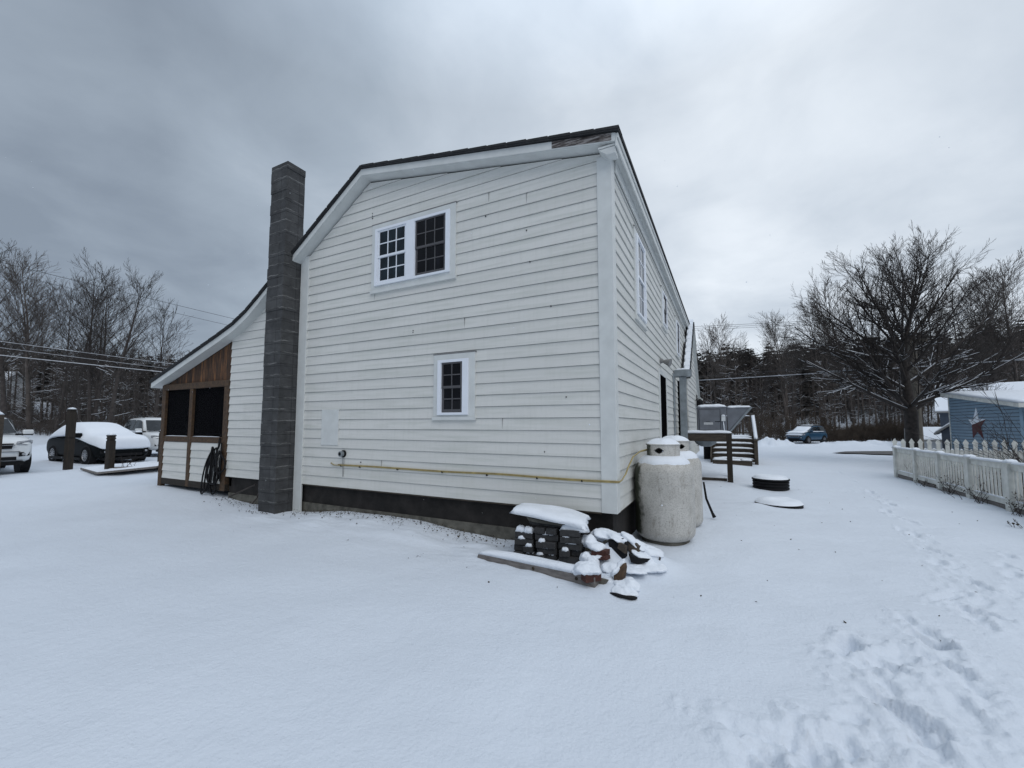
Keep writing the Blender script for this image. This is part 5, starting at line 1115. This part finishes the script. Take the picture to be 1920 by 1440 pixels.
mb = MB(Matrix.Translation((tbq.x, tbq.y+.15, .0)) @ Matrix.Rotation(rad(22), 4, 'Z')); mb.prism([(-.36, -.2, -.05), (.30, -.2, -.05), (.36, -.2, .20), (-.36, -.2, .20)], (0, .4, 0)); mb.build('tub', 'concrete_low', tbx, bevel=.01)
weed('few dry grass stalks standing in the snow on the boardwalk', *list(onZ(240, 866, .42))[:2], 8, .55, .35, 41, .004, False, grp=None)

# ------------------------------------------------------------------ power lines and pole
def wire(label, p, q, r, mat, sag, thick_snow=False):
    p, q = Vector(p), Vector(q); mb = MB(); mb.tube([p+(q-p)*(k/24)+Vector((0, 0, -sag*4*(k/24)*(1-k/24))) for k in range(25)], r, 5); tag(mb.build('power_line', mat), label, 'cable', 'overhead lines')
def img_wire(label, a, b, da, db, xa, xb, r, mat, sag=.12):
    m = (b[1]-a[1])/(b[0]-a[0]); wire(label, atD(xa, a[1]+m*(xa-a[0]), da), atD(xb, a[1]+m*(xb-a[0]), db), r, mat, sag)
img_wire('upper thin dark line passing over the left bare trees', (0, 490), (445, 597), 25, 58, -250, 760, .016, 'wire_black')
img_wire('lower of the two thin dark lines over the left bare trees', (0, 508), (430, 608), 25, 58, -250, 760, .014, 'wire_black')
img_wire('upper snowy line crossing the left tree trunks', (0, 638), (325, 680), 25, 50, -250, 700, .016, 'wire_snowy')
img_wire('middle snowy line crossing the left tree trunks', (0, 650), (312, 688), 25, 50, -250, 700, .013, 'wire_snowy')
img_wire('lowest and thickest snowy line crossing the left tree trunks', (0, 664), (300, 694), 25, 48, -250, 700, .028, 'wire_snowy')
for k, lab in enumerate(('topmost of three thin lines right of the house gable', 'middle of three thin lines right of the house gable', 'lowest of three thin lines right of the house gable')):
    img_wire(lab, (1310, 611+k*3.5), (1450, 604+k*3.2), 52, 17, 1180, 2050, .011 if k else .013, 'wire_black', .05)
img_wire('thick sagging line crossing the woods right of the gable', (1310, 711), (1520, 698), 50, 15.5, 1180, 2050, .022, 'wire_snowy', .1)
img_wire('thin line above the thick one crossing the woods', (1310, 704), (1470, 692), 50, 15.5, 1180, 2050, .011, 'wire_black', .1)
pb_ = atD(1720, 796, 19.0); zb0 = hz(pb_.x, pb_.y); pt = atD(1709, 628, 19.0)
t = thing('utility_pole', 'pale grey weathered pole standing behind the big snowy tree', 'utility pole', (pb_.x, pb_.y, zb0))
mb = MB(); mb.tube([(pb_.x, pb_.y, zb0-.2), (pb_.x, pb_.y, pt.z)], [.19, .15], 14); mb.build('pole', 'pole_grey', t)
mb = MB(); mb.box(pb_.x-.3, pb_.x+.5, pb_.y-.16, pb_.y-.06, pt.z-.30, pt.z-.18); mb.build('crossarm', 'pole_grey', t)

# ------------------------------------------------------------------ buildings far off
def gabled(name, label, cat, c, Lx, Ly, hw, hr, rot, wall, snow=True):
    z = hz(c[0], c[1])-.2; t = thing(name, label, cat, (c[0], c[1], z)); X = Matrix.Translation((c[0], c[1], z)) @ Matrix.Rotation(rot, 4, 'Z'); mb = MB(X); a, b = Lx/2, Ly/2
    mb.prism([(-a, -b, 0), (-a, b, 0), (-a, b, hw), (-a, 0, hr), (-a, -b, hw)], (Lx, 0, 0)); mb.build('wall', wall, t)
    mb = MB(X); o = .3; s = (hr-hw)/b
    for sg in (1, -1): mb.prism([(-a-o, sg*(b+o), hw-s*o+.03), (-a-o, 0, hr+.03), (-a-o, 0, hr+.15), (-a-o, sg*(b+o), hw-s*o+.15)], (Lx+2*o, 0, 0))
    r = mb.build('roof', 'shade_slat', t)
    mb = MB(X)
    for sg in (1, -1): mb.prism([(-a-o+.04, sg*(b+o-.04), hw-s*o+.17), (-a-o+.04, 0, hr+.155), (-a-o+.04, 0, hr+.26), (-a-o+.04, sg*(b+o-.06), hw-s*o+.25)], (Lx+2*o-.08, 0, 0))
    mb.build('snow_cover', 'snow_cap', r); return t, X
p = atD(-2, 796, 56); t, X = gabled('far_house', 'small white house with snowy roof among the left trees', 'house', (p.x, p.y), 4.2, 3.6, 3.0, 4.9, rad(20), 'house_far_white')
mb = MB(X); mb.box(.6, 1.5, -2.78, -2.755, 1.0, 2.3); mb.box(-1.6, -.7, -2.78, -2.755, 1.0, 2.3); mb.build('window', 'pane_dark', t)
p = atD(1945, 796, 33); t, X = gabled('far_house', 'house with broad snowy roof and dark gable behind the blue shed', 'house', (p.x, p.y), 10.5, 7, 2.9, 5.0, rad(-20), 'dark_blue_wall')
mb = MB(X); mb.box(-2, -1, -3.53, -3.505, .9, 2.2); mb.build('window', 'pane_dark', t)
p = atD(1752, 796, 30); gabled('outbuilding', 'low snow roofed outbuilding seen between the big tree and the shed', 'shed', (p.x, p.y), 2.6, 1.8, .85, 1.45, rad(-15), 'house_far_white')
p = atD(1781, 796, 26); gabled('outbuilding', 'dark blue outbuilding with snowy roof just left of the blue shed', 'shed', (p.x+.5, p.y), 1.3, 1.6, 1.45, 2.1, rad(65), 'dark_blue_wall')

# ------------------------------------------------------------------ bare trees: many tapering twigs, snow on their upper sides
def seg_mesh(name, S, k, mat, parent=None):
    if not len(S): return None
    S = np.array(S, dtype=np.float64); p0, p1, r0, r1 = S[:, 0:3], S[:, 3:6], S[:, 6], S[:, 7]
    d = p1-p0; L = np.linalg.norm(d, axis=1, keepdims=True)+1e-9; d = d/L; p1 = p1+d*np.minimum(r1[:, None]*.5, .03)
    up = np.where(np.abs(d[:, 2:3]) < .9, np.array([[0, 0, 1.]]), np.array([[1., 0, 0]])); a = np.cross(d, up); a /= np.linalg.norm(a, axis=1, keepdims=True)+1e-9; b = np.cross(d, a); n = len(S)
    V = np.zeros((n, 2*k, 3))
    for j in range(k):
        t = 2*math.pi*(j+.5)/k-math.pi/2; o = a*math.cos(t)+b*math.sin(t); V[:, j] = p0+o*r0[:, None]; V[:, k+j] = p1+o*r1[:, None]
    base = (np.arange(n)*2*k)[:, None]; F = np.concatenate([base+np.array([[j, (j+1) % k, k+(j+1) % k, k+j]]) for j in range(k)], 0)
    return np_mesh(name, V.reshape(-1, 3), F, mat, parent, smooth=k > 4)
def crown_mesh(name, S1, mat, S2, parent):          # twigs and the snow lying on them, one mesh with two materials
    a = seg_mesh('tmp', S1, 3, mat); b = seg_mesh('tmp', S2, 4, 'snow_cap'); out = []
    for o in (a, b):
        me = o.data; v = np.zeros(len(me.vertices)*3, dtype=np.float32); me.vertices.foreach_get('co', v); l = np.zeros(len(me.loops), dtype=np.int32); me.loops.foreach_get('vertex_index', l); out.append((v.reshape(-1, 3), l.reshape(-1, 4))); bpy.data.objects.remove(o); bpy.data.meshes.remove(me)
    (v1, f1), (v2, f2) = out; o = np_mesh(name, np.concatenate([v1, v2]), np.concatenate([f1, f2+len(v1)]), mat, parent); o.data.materials.append(M('snow_cap'))
    o.data.polygons.foreach_set('material_index', np.concatenate([np.zeros(len(f1), dtype=np.int32), np.ones(len(f2), dtype=np.int32)])); return o
def rv(r, s=1.0): return Vector((r.uniform(-s, s), r.uniform(-s, s), r.uniform(-s, s)))
class Grow:
    def __init__(s, seed, rmin, lim=40000): s.r = random.Random(seed); s.trunk = []; s.twig = []; s.rmin = rmin; s.lim = lim
    def put(s, p, q, a, b, thick): (s.trunk if thick else s.twig).append((*p, *q, a, b))
    def branch(s, p, d, L, rad0, lev, maxlev, nseg, nchild, ang, up, wob, ratio=.55, thick_lev=0):
        if len(s.twig) > s.lim: return
        r = s.r; st = L/nseg; p = Vector(p); d = Vector(d).normalized(); ra = rad0
        for i in range(nseg):
            d = (d+rv(r, wob)+Vector((0, 0, up))).normalized(); q = p+d*st; rb = max(s.rmin*.7, rad0*(1-.80*(i+1)/nseg)); s.put(p, q, ra, rb, lev <= thick_lev)
            if lev < maxlev:
                nc = nchild[lev]*(i+1)/nseg if i else 0; nc = int(nchild[lev]/nseg)+(1 if r.random() < (nchild[lev]/nseg) % 1 else 0) if (i or lev) else 0
                for c in range(nc):
                    t = r.random(); bp_ = p+(q-p)*t; az = r.uniform(0, 6.283); o = d.orthogonal().normalized(); o = (Matrix.Rotation(az, 3, d) @ o); an = rad(ang[lev])*r.uniform(.7, 1.25)
                    cd = d*math.cos(an)+o*math.sin(an); cl = L*ratio*r.uniform(.6, 1.1)*(1-.45*(i+t)/nseg); cr = max(s.rmin, min(rb*.75, ra*.6))
                    s.branch(bp_, cd, cl, cr, lev+1, maxlev, max(3, nseg-1), nchild, ang, up*.9, wob, ratio, thick_lev)
            p = q; ra = rb
def snow_on(S, seed, dzmax, rmin_, prob, extra, cell=.5):
    r = random.Random(seed); out = []
    for q in S:
        p0, p1 = Vector(q[0:3]), Vector(q[3:6]); d = (p1-p0); L = d.length
        if L < 1e-4 or abs(d.z/L) > dzmax or q[7] < rmin_ or (q[7] < (.013 if seed == 5 else .018) and mnoise.noise(p0*1.6+Vector((seed, 0, 0)))*.9+.5 < 1-prob): continue
        out.append((*(p0+Vector((0, 0, q[6]*.55+extra*.6))), *(p1+Vector((0, 0, q[7]*.55+extra*.6))), q[6]*.72+extra*.7, q[7]*.72+extra*.7))
    return out
def tree_obj(label, cat, loc, group=None, name='bare_tree'): return thing(name, label, cat, loc, group)

# the big snowy tree
gr_ = Grow(42, .0050, 130000); TD = 17.0; tp = atD(1708, 796, TD); tz = hz(tp.x, tp.y); r = gr_.r
crot = atD(1707, 772, TD).z-tz
gr_.put((0, 0, -.2), (0, 0, .3), .27, .205, True); gr_.put((0, 0, .3), (.02, 0, crot), .205, .225, True)
V0 = Vector((.02, 0, crot)); lead = [V0, V0+Vector((-.06, .05, 1.1)), V0+Vector((-.12, .0, 2.1)), V0+Vector((.02, .05, 3.1)), V0+Vector((.22, 0, 4.0)), V0+Vector((.32, 0, 5.0))]
lr = [.19, .15, .12, .09, .06, .028]
for i in range(5): gr_.put(lead[i], lead[i+1], lr[i], lr[i+1], True)
RT = Vector(CR); FW = Vector((-math.sin(_a), math.cos(_a), 0))
def limb(h, az, el, L, rad0, up, nch=(17, 10, 3), wob=.05):
    k = min(4, int(h*5)); t = h*5-k; p = lead[k]+(lead[k+1]-lead[k])*t
    d = (RT*math.cos(az)+FW*math.sin(az))*math.cos(el)+Vector((0, 0, math.sin(el)))
    gr_.branch(p, d, L, rad0*.72, 0, 3, 7, nch, (38, 32, 28), up, wob, .57, 0)
for (h, az, el, L, r0, up) in [(.0, 180, 22, 4.6, .12, .03), (.0, 5, 30, 4.6, .13, .035), (.02, 200, 35, 4.6, .11, .05), (.05, 160, 45, 5.2, .11, .02), (.03, 250, 25, 3.8, .09, .05), (.04, 320, 25, 4.0, .10, .05), (.05, 90, 30, 4, .10, .05),
                               (.16, 185, 28, 4.6, .10, .035), (.2, 350, 32, 4.8, .11, .03), (.22, 215, 40, 4.2, .09, .05), (.25, 140, 45, 4.4, .09, .05), (.27, 30, 42, 4.0, .09, .05), (.3, 280, 40, 3.8, .08, .05),
                               (.35, 175, 40, 4.5, .09, .04), (.4, 10, 45, 4.0, .09, .05), (.42, 230, 50, 3.9, .08, .05), (.46, 120, 55, 3.8, .08, .05), (.5, 190, 50, 4.0, .08, .05), (.52, 340, 52, 3.6, .08, .06), (.55, 60, 55, 3.6, .07, .05), (.6, 165, 55, 3.6, .07, .06), (.63, 20, 58, 3.4, .07, .06),
                               (.68, 260, 60, 3.2, .06, .06), (.72, 200, 60, 3.0, .06, .06), (.78, 330, 64, 2.8, .055, .06), (.82, 110, 66, 2.6, .05, .06), (.88, 20, 66, 2.4, .045, .06), (.92, 190, 70, 2.2, .04, .06)]:
    limb(h, rad(az), rad(el), L, r0, up)
t = tree_obj('large bare tree with snow lined spreading limbs behind the white fence', 'tree', (tp.x, tp.y, tz)); seg_mesh('trunk', gr_.trunk, 9, 'bark_snowy', t); crown_mesh('crown', gr_.twig, 'bark_snowy', snow_on([q for q in gr_.trunk[7:]+gr_.twig if q[2] < 4.6 or random.Random(int(q[0]*1e4)).random() < .3], 5, .62, .0095, .55, .0035), t)

# forest-grown trees, a few shapes reused
def forest(seed, Hh, r0, stems=1, low=.25, fine=.012, mat='bark_mid', lim=26000, spread=42, nb=30):
    g = Grow(seed, fine, lim); r = g.r
    for s_ in range(stems):
        p = Vector((0, 0, -.3)); d = (Vector((0, 0, 1))+rv(r, .04 if stems == 1 else .13)).normalized(); n = 12; hh = Hh*r.uniform(.85, 1) if stems > 1 else Hh; ra = r0*(1 if stems == 1 else .75)
        for i in range(n):
            d = (d+rv(r, .045)+Vector((0, 0, .05))).normalized(); q = p+d*(hh+.3)/n; rb = r0*(1-.98*((i+1)/n)); rb = max(rb, fine); g.put(p, q, ra, rb, True); f0 = (i+.5)/n
            if f0 > low:
                for c in range(max(1, round(nb/(n*(1-low))))):
                    az = r.uniform(0, 6.283); el = rad(r.uniform(38, 66)); tt = r.random(); L = hh*r.uniform(.17, .30)*(1.15-.55*abs(f0-.55)*1.6)*(1.0 if f0 < .8 else .75)
                    g.branch(p+(q-p)*tt, (math.cos(az)*math.cos(el), math.sin(az)*math.cos(el), math.sin(el)), L, max(fine*1.4, rb*.36), 0, 2, 6, (10, 3), (spread*.66, 26), .045, .035, .60, -1)
            elif r.random() < .8:
                az = r.uniform(0, 6.283); g.branch(p, (math.cos(az), math.sin(az), .25), hh*r.uniform(.12, .30), fine*2.4, 0, 2, 6, (6, 4), (45, 35), .01, .15, .5, -1)
            p = q; ra = rb
    return g
protos = {}
def place_tree(key, px, d, top, label, group=None, rot=None, base_dz=0, sx=1.0, params=None):
    p = atD(px, 796, d); z = hz(p.x, p.y)+base_dz; hh = (1.55+(796-top)/787*d-z)*.95
    if key not in protos:
        g = forest(*params[0], **params[1]); t = tree_obj(label, 'tree', (p.x, p.y, z), group); ht = params[0][1]
        a = seg_mesh('trunk', g.trunk, 7, params[1].get('mat', 'bark_mid'), t); b = crown_mesh('crown', g.twig, params[1].get('mat', 'bark_mid'), snow_on([q for q in g.twig if q[2] < ht*.62], 3, .5, .013, .55, .008), t); protos[key] = (t, ht)
    else:
        src, ht = protos[key]; t = src.copy(); COL.objects.link(t); t.location = (p.x, p.y, z); t['label'] = label
        if 'group' in t: del t['group']
        if group: t['group'] = group
        for ch in src.children: c = ch.copy(); COL.objects.link(c); c.parent = t
    s = hh/ht; t.scale = (s*sx, s*sx, s); t.rotation_euler = (0, 0, rot if rot is not None else rnd.uniform(0, 6.28)); return t
PA = ((101, 16, .24), dict(low=.32, fine=.0105, nb=50)); PB = ((102, 16, .20), dict(stems=3, low=.30, fine=.0105, nb=44, lim=34000, spread=34)); PC = ((103, 15, .15), dict(low=.38, fine=.0105, nb=40)); PD = ((104, 12, .15), dict(low=.35, fine=.0105, nb=40, spread=50)); PE = ((105, 16, .22), dict(stems=2, low=.3, fine=.012, nb=50, lim=34000, mat='bark_far')); PF = ((106, 14, .2), dict(low=.25, fine=.013, nb=56, mat='bark_far', spread=46))
LT = 'bare trees behind the left car park'
for (k, P_, px, d, top, lab) in [('B', PB, 172, 40, 492, 'tallest bare tree behind the left cars, several stems close together'), ('A', PA, 10, 38, 462, 'bare tree at the far left edge with a thick dark trunk'), ('E', PE, 55, 44, 482, 'twin stemmed bare tree second from the left edge'), ('C', PC, 104, 42, 520, 'slender bare tree with a thin trunk between the twin stemmed tree and the tallest'), ('A', PA, 131, 45, 532, 'narrow bare tree close left of the tallest multi stemmed tree'), ('A', PA, 204, 38, 497, 'bare tree close right of the tallest multi stemmed tree'),
                             ('D', PD, 290, 41, 572, 'small lone bare tree standing apart just left of the porch roof'), ('C', PC, 78, 50, 545, 'thin bare tree low and far behind the twin stemmed tree'), ('D', PD, 236, 52, 640, 'short bare tree far back between the tallest and the lone tree'), ('D', PD, 150, 36, 665, 'low snowy bare tree right behind the tall wooden post'), ('D', PD, 255, 36, 690, 'low spreading bare tree behind the white tall car'), ('C', PC, -40, 40, 500, 'bare tree past the left edge, branches reaching in')]:
    if px > -20: place_tree(k, px, d, top, lab, LT, params=P_)
RTG = 'bare trees at the foot of the right hill'
for (k, P_, px, d, top, lab) in [('F', PF, 1346, 60, 622, 'bare tree top just right of the house gable'), ('F', PF, 1374, 56, 603, 'wide bare tree second to the right of the house gable'), ('E', PE, 1478, 52, 588, 'twin stemmed bare tree left of the big snowy tree'), ('C', PC, 1486, 44, 640, 'dark trunked bare tree straight above the blue car'), ('A', PA, 1425, 50, 680, 'bare tree with low snowy limbs left of the blue car'), ('E', PE, 1545, 58, 560, 'bare tree behind the left limbs of the big snowy tree'), ('F', PF, 1600, 60, 520, 'bare tree hidden behind the middle of the big snowy tree'),
                             ('F', PF, 1775, 48, 560, 'rounded bare tree right of the big snowy tree'), ('F', PF, 1838, 46, 520, 'rounded bare tree above the snowy house roof'), ('E', PE, 1880, 45, 512, 'tall bare tree above the house roof, second from the right edge'), ('F', PF, 1922, 44, 492, 'tallest bare tree at the right edge'), ('D', PD, 1851, 25, 640, 'dark bare tree with thick trunk in front of the snowy house roof'), ('D', PD, 1828, 27, 660, 'leaning bare tree left of the thick trunk before the house roof'), ('B', PB, 1400, 62, 640, 'far bare tree among pines on the hill'), ('C', PC, 1660, 55, 600, 'bare tree behind the pale pole')]:
    place_tree(k, px, d, top, lab, RTG, params=P_)
# the trees on the slope that read as one wood: bare poles, then pines
def wood_scatter(seed, n, pxr, dr): 
    r = random.Random(seed); out = []
    for k in range(n): px = r.uniform(*pxr); d = r.uniform(*dr); p = atD(px, 796, d); out.append((p.x, p.y, hz(p.x, p.y), d, r))
    return out
def bare_wood(name, seed, n, pxr, dr, hr, mat='bark_far'):
    S = []
    for (x, y, z, d, r) in wood_scatter(seed, n, pxr, dr):
        h = r.uniform(*hr); r0 = r.uniform(.07, .16); lx, ly = r.uniform(-.05, .05), r.uniform(-.05, .05); top = Vector((x+lx*h, y+ly*h, z+h)); b = Vector((x, y, z-.3))
        S.append((*b, *top, r0, .02)); nbr = 34
        for c in range(nbr):
            t = r.uniform(.08, 1); p = b+(top-b)*t; a = r.uniform(0, 6.28); L = h*r.uniform(.08, .2)*(1.2-t*.6); e = r.uniform(.0, .9); q = p+Vector((math.cos(a)*math.cos(e), math.sin(a)*math.cos(e), math.sin(e)))*L; S.append((*p, *q, .022, .010))
            for k in range(4):
                u = r.uniform(.3, 1); w = p+(q-p)*u; a2 = a+r.uniform(-.9, .9); v = w+Vector((math.cos(a2)*.7, math.sin(a2)*.7, r.uniform(.1, .9)))*L*r.uniform(.3, .55); S.append((*w, *v, .011, .006))
    tag(crown_mesh(name, S, mat, snow_on(S, seed, .6, .0099, .42, .006), None), kind='stuff')
bare_wood('bare_wood', 1, 420, (-260, 460), (45, 72), (5, 10)); bare_wood('bare_wood', 2, 560, (1270, 2150), (49, 78), (4.5, 10.5), 'bark_far')
def pine_wood(name, seed, n, pxr, dr, hr):
    V, F, q0 = [], [], 0
    for (x, y, z, d, r) in wood_scatter(seed, n, pxr, dr):
        h = r.uniform(*hr); R = h*r.uniform(.20, .30); nl = 22
        for i in range(nl):
            t = (i+r.random())/nl; zz = z+h*(.08+.92*t); rr_ = R*(1-t)**.5*r.uniform(.45, 1.3)+.12
            for c in range(11):
                a = r.uniform(0, 6.28); L = rr_*r.uniform(.6, 1.15); w = L*r.uniform(.18, .34)+.06; dz = -L*r.uniform(.0, .35); ca, sa = math.cos(a), math.sin(a); tl = r.uniform(-.25, .25)
                V += [(x, y, zz), (x+ca*L*.6-sa*w, y+sa*L*.6+ca*w, zz+dz*.5+tl*w), (x+ca*L, y+sa*L, zz+dz+r.uniform(0, .3)), (x+ca*L*.6+sa*w, y+sa*L*.6-ca*w, zz+dz*.5-tl*w)]; F.append((q0, q0+1, q0+2, q0+3)); q0 += 4
        V += [(x-.12, y, z-.3), (x+.12, y, z-.3), (x+.03, y, z+h*.97), (x-.03, y, z+h*.97)]; F.append((q0, q0+1, q0+2, q0+3)); q0 += 4
    tag(np_mesh(name, np.array(V), np.array(F), 'pine_green'), kind='stuff')
pine_wood('pine_wood', 3, 520, (-900, 560), (62, 104), (6, 9)); pine_wood('pine_wood', 4, 620, (1230, 2250), (66, 118), (8.5, 13.0))
# brown brush at the edge of the drive
S = []; rr = random.Random(6)
for k in range(4600):
    px = rr.choice((rr.uniform(1405, 1700), rr.uniform(1540, 1700), rr.uniform(1690, 1980))); d = rr.uniform(40, 47); p = atD(px, 796, d); z = hz(p.x, p.y)-.05; h = rr.uniform(.5, 2.2)*(.75+1.6*max(0, mnoise.noise(Vector((px*.02, d*.3, 1)))+.15))*(.8 if 1560 < px < 1700 else 1.15)
    a = rr.uniform(0, 6.28); l = rr.uniform(.1, .9); b = Vector((p.x, p.y, z)); m = b+Vector((math.cos(a)*l*.4, math.sin(a)*l*.4, h*.6)); q = m+Vector((math.cos(a)*l, math.sin(a)*l, h*.4-rr.random()*.5)); S += [(*b, *m, .014, .011), (*m, *q, .011, .006)]
    for c in range(3): u = m+Vector((rr.uniform(-.6, .6), rr.uniform(-.6, .6), rr.uniform(-.3, .7))); S.append((*m, *u, .010, .005))
tag(seg_mesh('brush', S, 3, 'brush_brown'), kind='stuff')
S = []
for k in range(4200):
    px = rr.uniform(-80, 330); d = rr.uniform(42, 53); p = atD(px, 796, d); z = hz(p.x, p.y)-.05; h = rr.uniform(.4, 2.0)*(.6+1.5*max(0, mnoise.noise(Vector((px*.02, d*.3, 7)))+.2))
    a = rr.uniform(0, 6.28); l = rr.uniform(.1, .8); b = Vector((p.x, p.y, z)); m = b+Vector((math.cos(a)*l*.4, math.sin(a)*l*.4, h*.6)); q = m+Vector((math.cos(a)*l, math.sin(a)*l, h*.4)); S += [(*b, *m, .013, .010), (*m, *q, .010, .005)]
    for c in range(3): u = m+Vector((rr.uniform(-.6, .6), rr.uniform(-.6, .6), rr.uniform(-.3, .7))); S.append((*m, *u, .009, .005))
tag(seg_mesh('brush', S, 3, 'bark_far'), kind='stuff')
tag(seg_mesh('dead_undergrowth', FENCE_BRUSH, 3, 'brush_brown'), kind='stuff')
# a few flakes still falling
V_, F_ = [], []; rr = random.Random(17); n = 0
for k in range(260):
    px, py = rr.uniform(0, 1920), rr.uniform(250, 1150); d = rr.uniform(2.5, 16); p = atD(px, py, d)
    if p.z < .15 or (p.y > W-.1 and XL-2 < p.x < XW+.1) : continue
    s = rr.uniform(.0025, .006); V_ += [tuple(p+Vector(v)*s) for v in ((1, 0, 0), (-1, 0, 0), (0, 1, 0), (0, -1, 0), (0, 0, 1), (0, 0, -1))]
    F_ += [(n+a, n+b, n+c) for a, b, c in ((0, 2, 4), (2, 1, 4), (1, 3, 4), (3, 0, 4), (2, 0, 5), (1, 2, 5), (3, 1, 5), (0, 3, 5))]; n += 6
tag(np_mesh('falling_snow', np.array(V_), np.array(F_), 'snow_cap'), kind='stuff')

# ------------------------------------------------------------------ sky, light, camera
wd_ = bpy.data.worlds.new('World'); sc.world = wd_; wd_.use_nodes = True; nt = wd_.node_tree; nt.nodes.clear()
def wn(t, **k):
    n = nt.nodes.new(t)
    for a, v in k.items():
        if a in n.inputs.keys(): n.inputs[a].default_value = v
        else: setattr(n, a, v)
    return n
lk = nt.links.new
SUN_EL, SUN_AZ = rad(50), rad(-38)        # azimuth measured from +X towards +Y
out = wn('ShaderNodeOutputWorld'); sky = wn('ShaderNodeTexSky'); sky.sky_type = 'NISHITA'; sky.sun_disc = False; sky.sun_elevation = SUN_EL; sky.sun_rotation = rad(90)-SUN_AZ
bgs = wn('ShaderNodeBackground', Strength=.10); lk(sky.outputs[0], bgs.inputs['Color'])
tc = wn('ShaderNodeTexCoord'); sp = wn('ShaderNodeSeparateXYZ'); lk(tc.outputs['Generated'], sp.inputs[0])
# project the cloud layer on a plane overhead so that it recedes towards the horizon
def wm(op, a, b=0.0, c=None):
    m = wn('ShaderNodeMath', operation=op)
    for i, v in enumerate((a, b)):
        if hasattr(v, 'links'): lk(v, m.inputs[i])
        else: m.inputs[i].default_value = v
    return m.outputs[0]
zc = wm('ADD', wm('MAXIMUM', sp.outputs['Z'], 0.0), .22)
cb = wn('ShaderNodeCombineXYZ'); lk(wm('DIVIDE', sp.outputs['X'], zc), cb.inputs[0]); lk(wm('DIVIDE', sp.outputs['Y'], zc), cb.inputs[1])
mp = wn('ShaderNodeMapping'); mp.inputs['Rotation'].default_value = (0, 0, rad(27)); mp.inputs['Location'].default_value = (.35, .6, 0); lk(cb.outputs[0], mp.inputs['Vector'])
n1 = wn('ShaderNodeTexNoise', Scale=.9, Detail=7.0, Roughness=.52); lk(mp.outputs[0], n1.inputs['Vector']); n1.inputs['Distortion'].default_value = .35
n2 = wn('ShaderNodeTexNoise', Scale=2.6, Detail=6.0, Roughness=.55); lk(mp.outputs[0], n2.inputs['Vector']); n2.inputs['Distortion'].default_value = .4
dv = wn('ShaderNodeVectorMath', operation='DOT_PRODUCT'); lk(tc.outputs['Generated'], dv.inputs[0])
bd = (CF+CR*.55+CU*.42).normalized(); dv.inputs[1].default_value = bd
glow = wn('ShaderNodeMapRange'); glow.inputs['From Min'].default_value = .45; glow.inputs['From Max'].default_value = 1.0; lk(dv.outputs['Value'], glow.inputs['Value'])
f = wm('ADD', wm('MULTIPLY', glow.outputs[0], .66), wm('ADD', wm('MULTIPLY', wm('SUBTRACT', n1.outputs['Fac'], .5), .85), wm('MULTIPLY', wm('SUBTRACT', n2.outputs['Fac'], .5), .38)))
rp = wn('ShaderNodeValToRGB'); e = rp.color_ramp.elements
for i, (p, c) in enumerate([(0.0, (.180, .216, .265)), (.26, (.272, .320, .378)), (.52, (.415, .466, .528)), (.82, (.63, .675, .725))]):
    if i > 1: e.new(.5)
    e[i].position = p; e[i].color = (*c, 1)
lk(f, rp.inputs['Fac'])
# thick cloud is brightest overhead, so the snow is lit from above
zr = wn('ShaderNodeMapRange'); zr.inputs['From Min'].default_value = .62; zr.inputs['From Max'].default_value = .95; zr.inputs['To Min'].default_value = 1.0; zr.inputs['To Max'].default_value = 2.1; lk(sp.outputs['Z'], zr.inputs['Value'])
bgc = wn('ShaderNodeBackground', Strength=1.0); lk(rp.outputs[0], bgc.inputs['Color']); lk(zr.outputs[0], bgc.inputs['Strength'])
mx = wn('ShaderNodeMixShader'); mx.inputs[0].default_value = .96; lk(bgs.outputs[0], mx.inputs[1]); lk(bgc.outputs[0], mx.inputs[2]); lk(mx.outputs[0], out.inputs['Surface'])
sl_ = bpy.data.lights.new('sun', 'SUN'); sl_.energy = .95; sl_.angle = rad(60); sl_.color = (1, .985, .965); so = bpy.data.objects.new('sun', sl_); COL.objects.link(so)
sd = Vector((math.cos(SUN_EL)*math.cos(SUN_AZ), math.cos(SUN_EL)*math.sin(SUN_AZ), math.sin(SUN_EL))); so.rotation_euler = sd.to_track_quat('Z', 'Y').to_euler(); so.location = sd*50
cam = bpy.data.cameras.new('camera'); co = bpy.data.objects.new('camera', cam); COL.objects.link(co); sc.camera = co
co.location = (0, 0, H); co.rotation_euler = (rad(90)+_p, 0, _a); cam.sensor_fit = 'HORIZONTAL'; cam.sensor_width = 36; cam.lens = 36*FPX/1920; cam.shift_y = (CY-720)/1920; cam.clip_start = .05; cam.clip_end = 3000
sc.view_settings.view_transform = 'Standard'; sc.view_settings.look = 'None'; sc.view_settings.exposure = 0.50; sc.view_settings.gamma = 1.0; sc.view_settings.use_curve_mapping = False
sc.cycles.max_bounces = 6; sc.cycles.transparent_max_bounces = 8
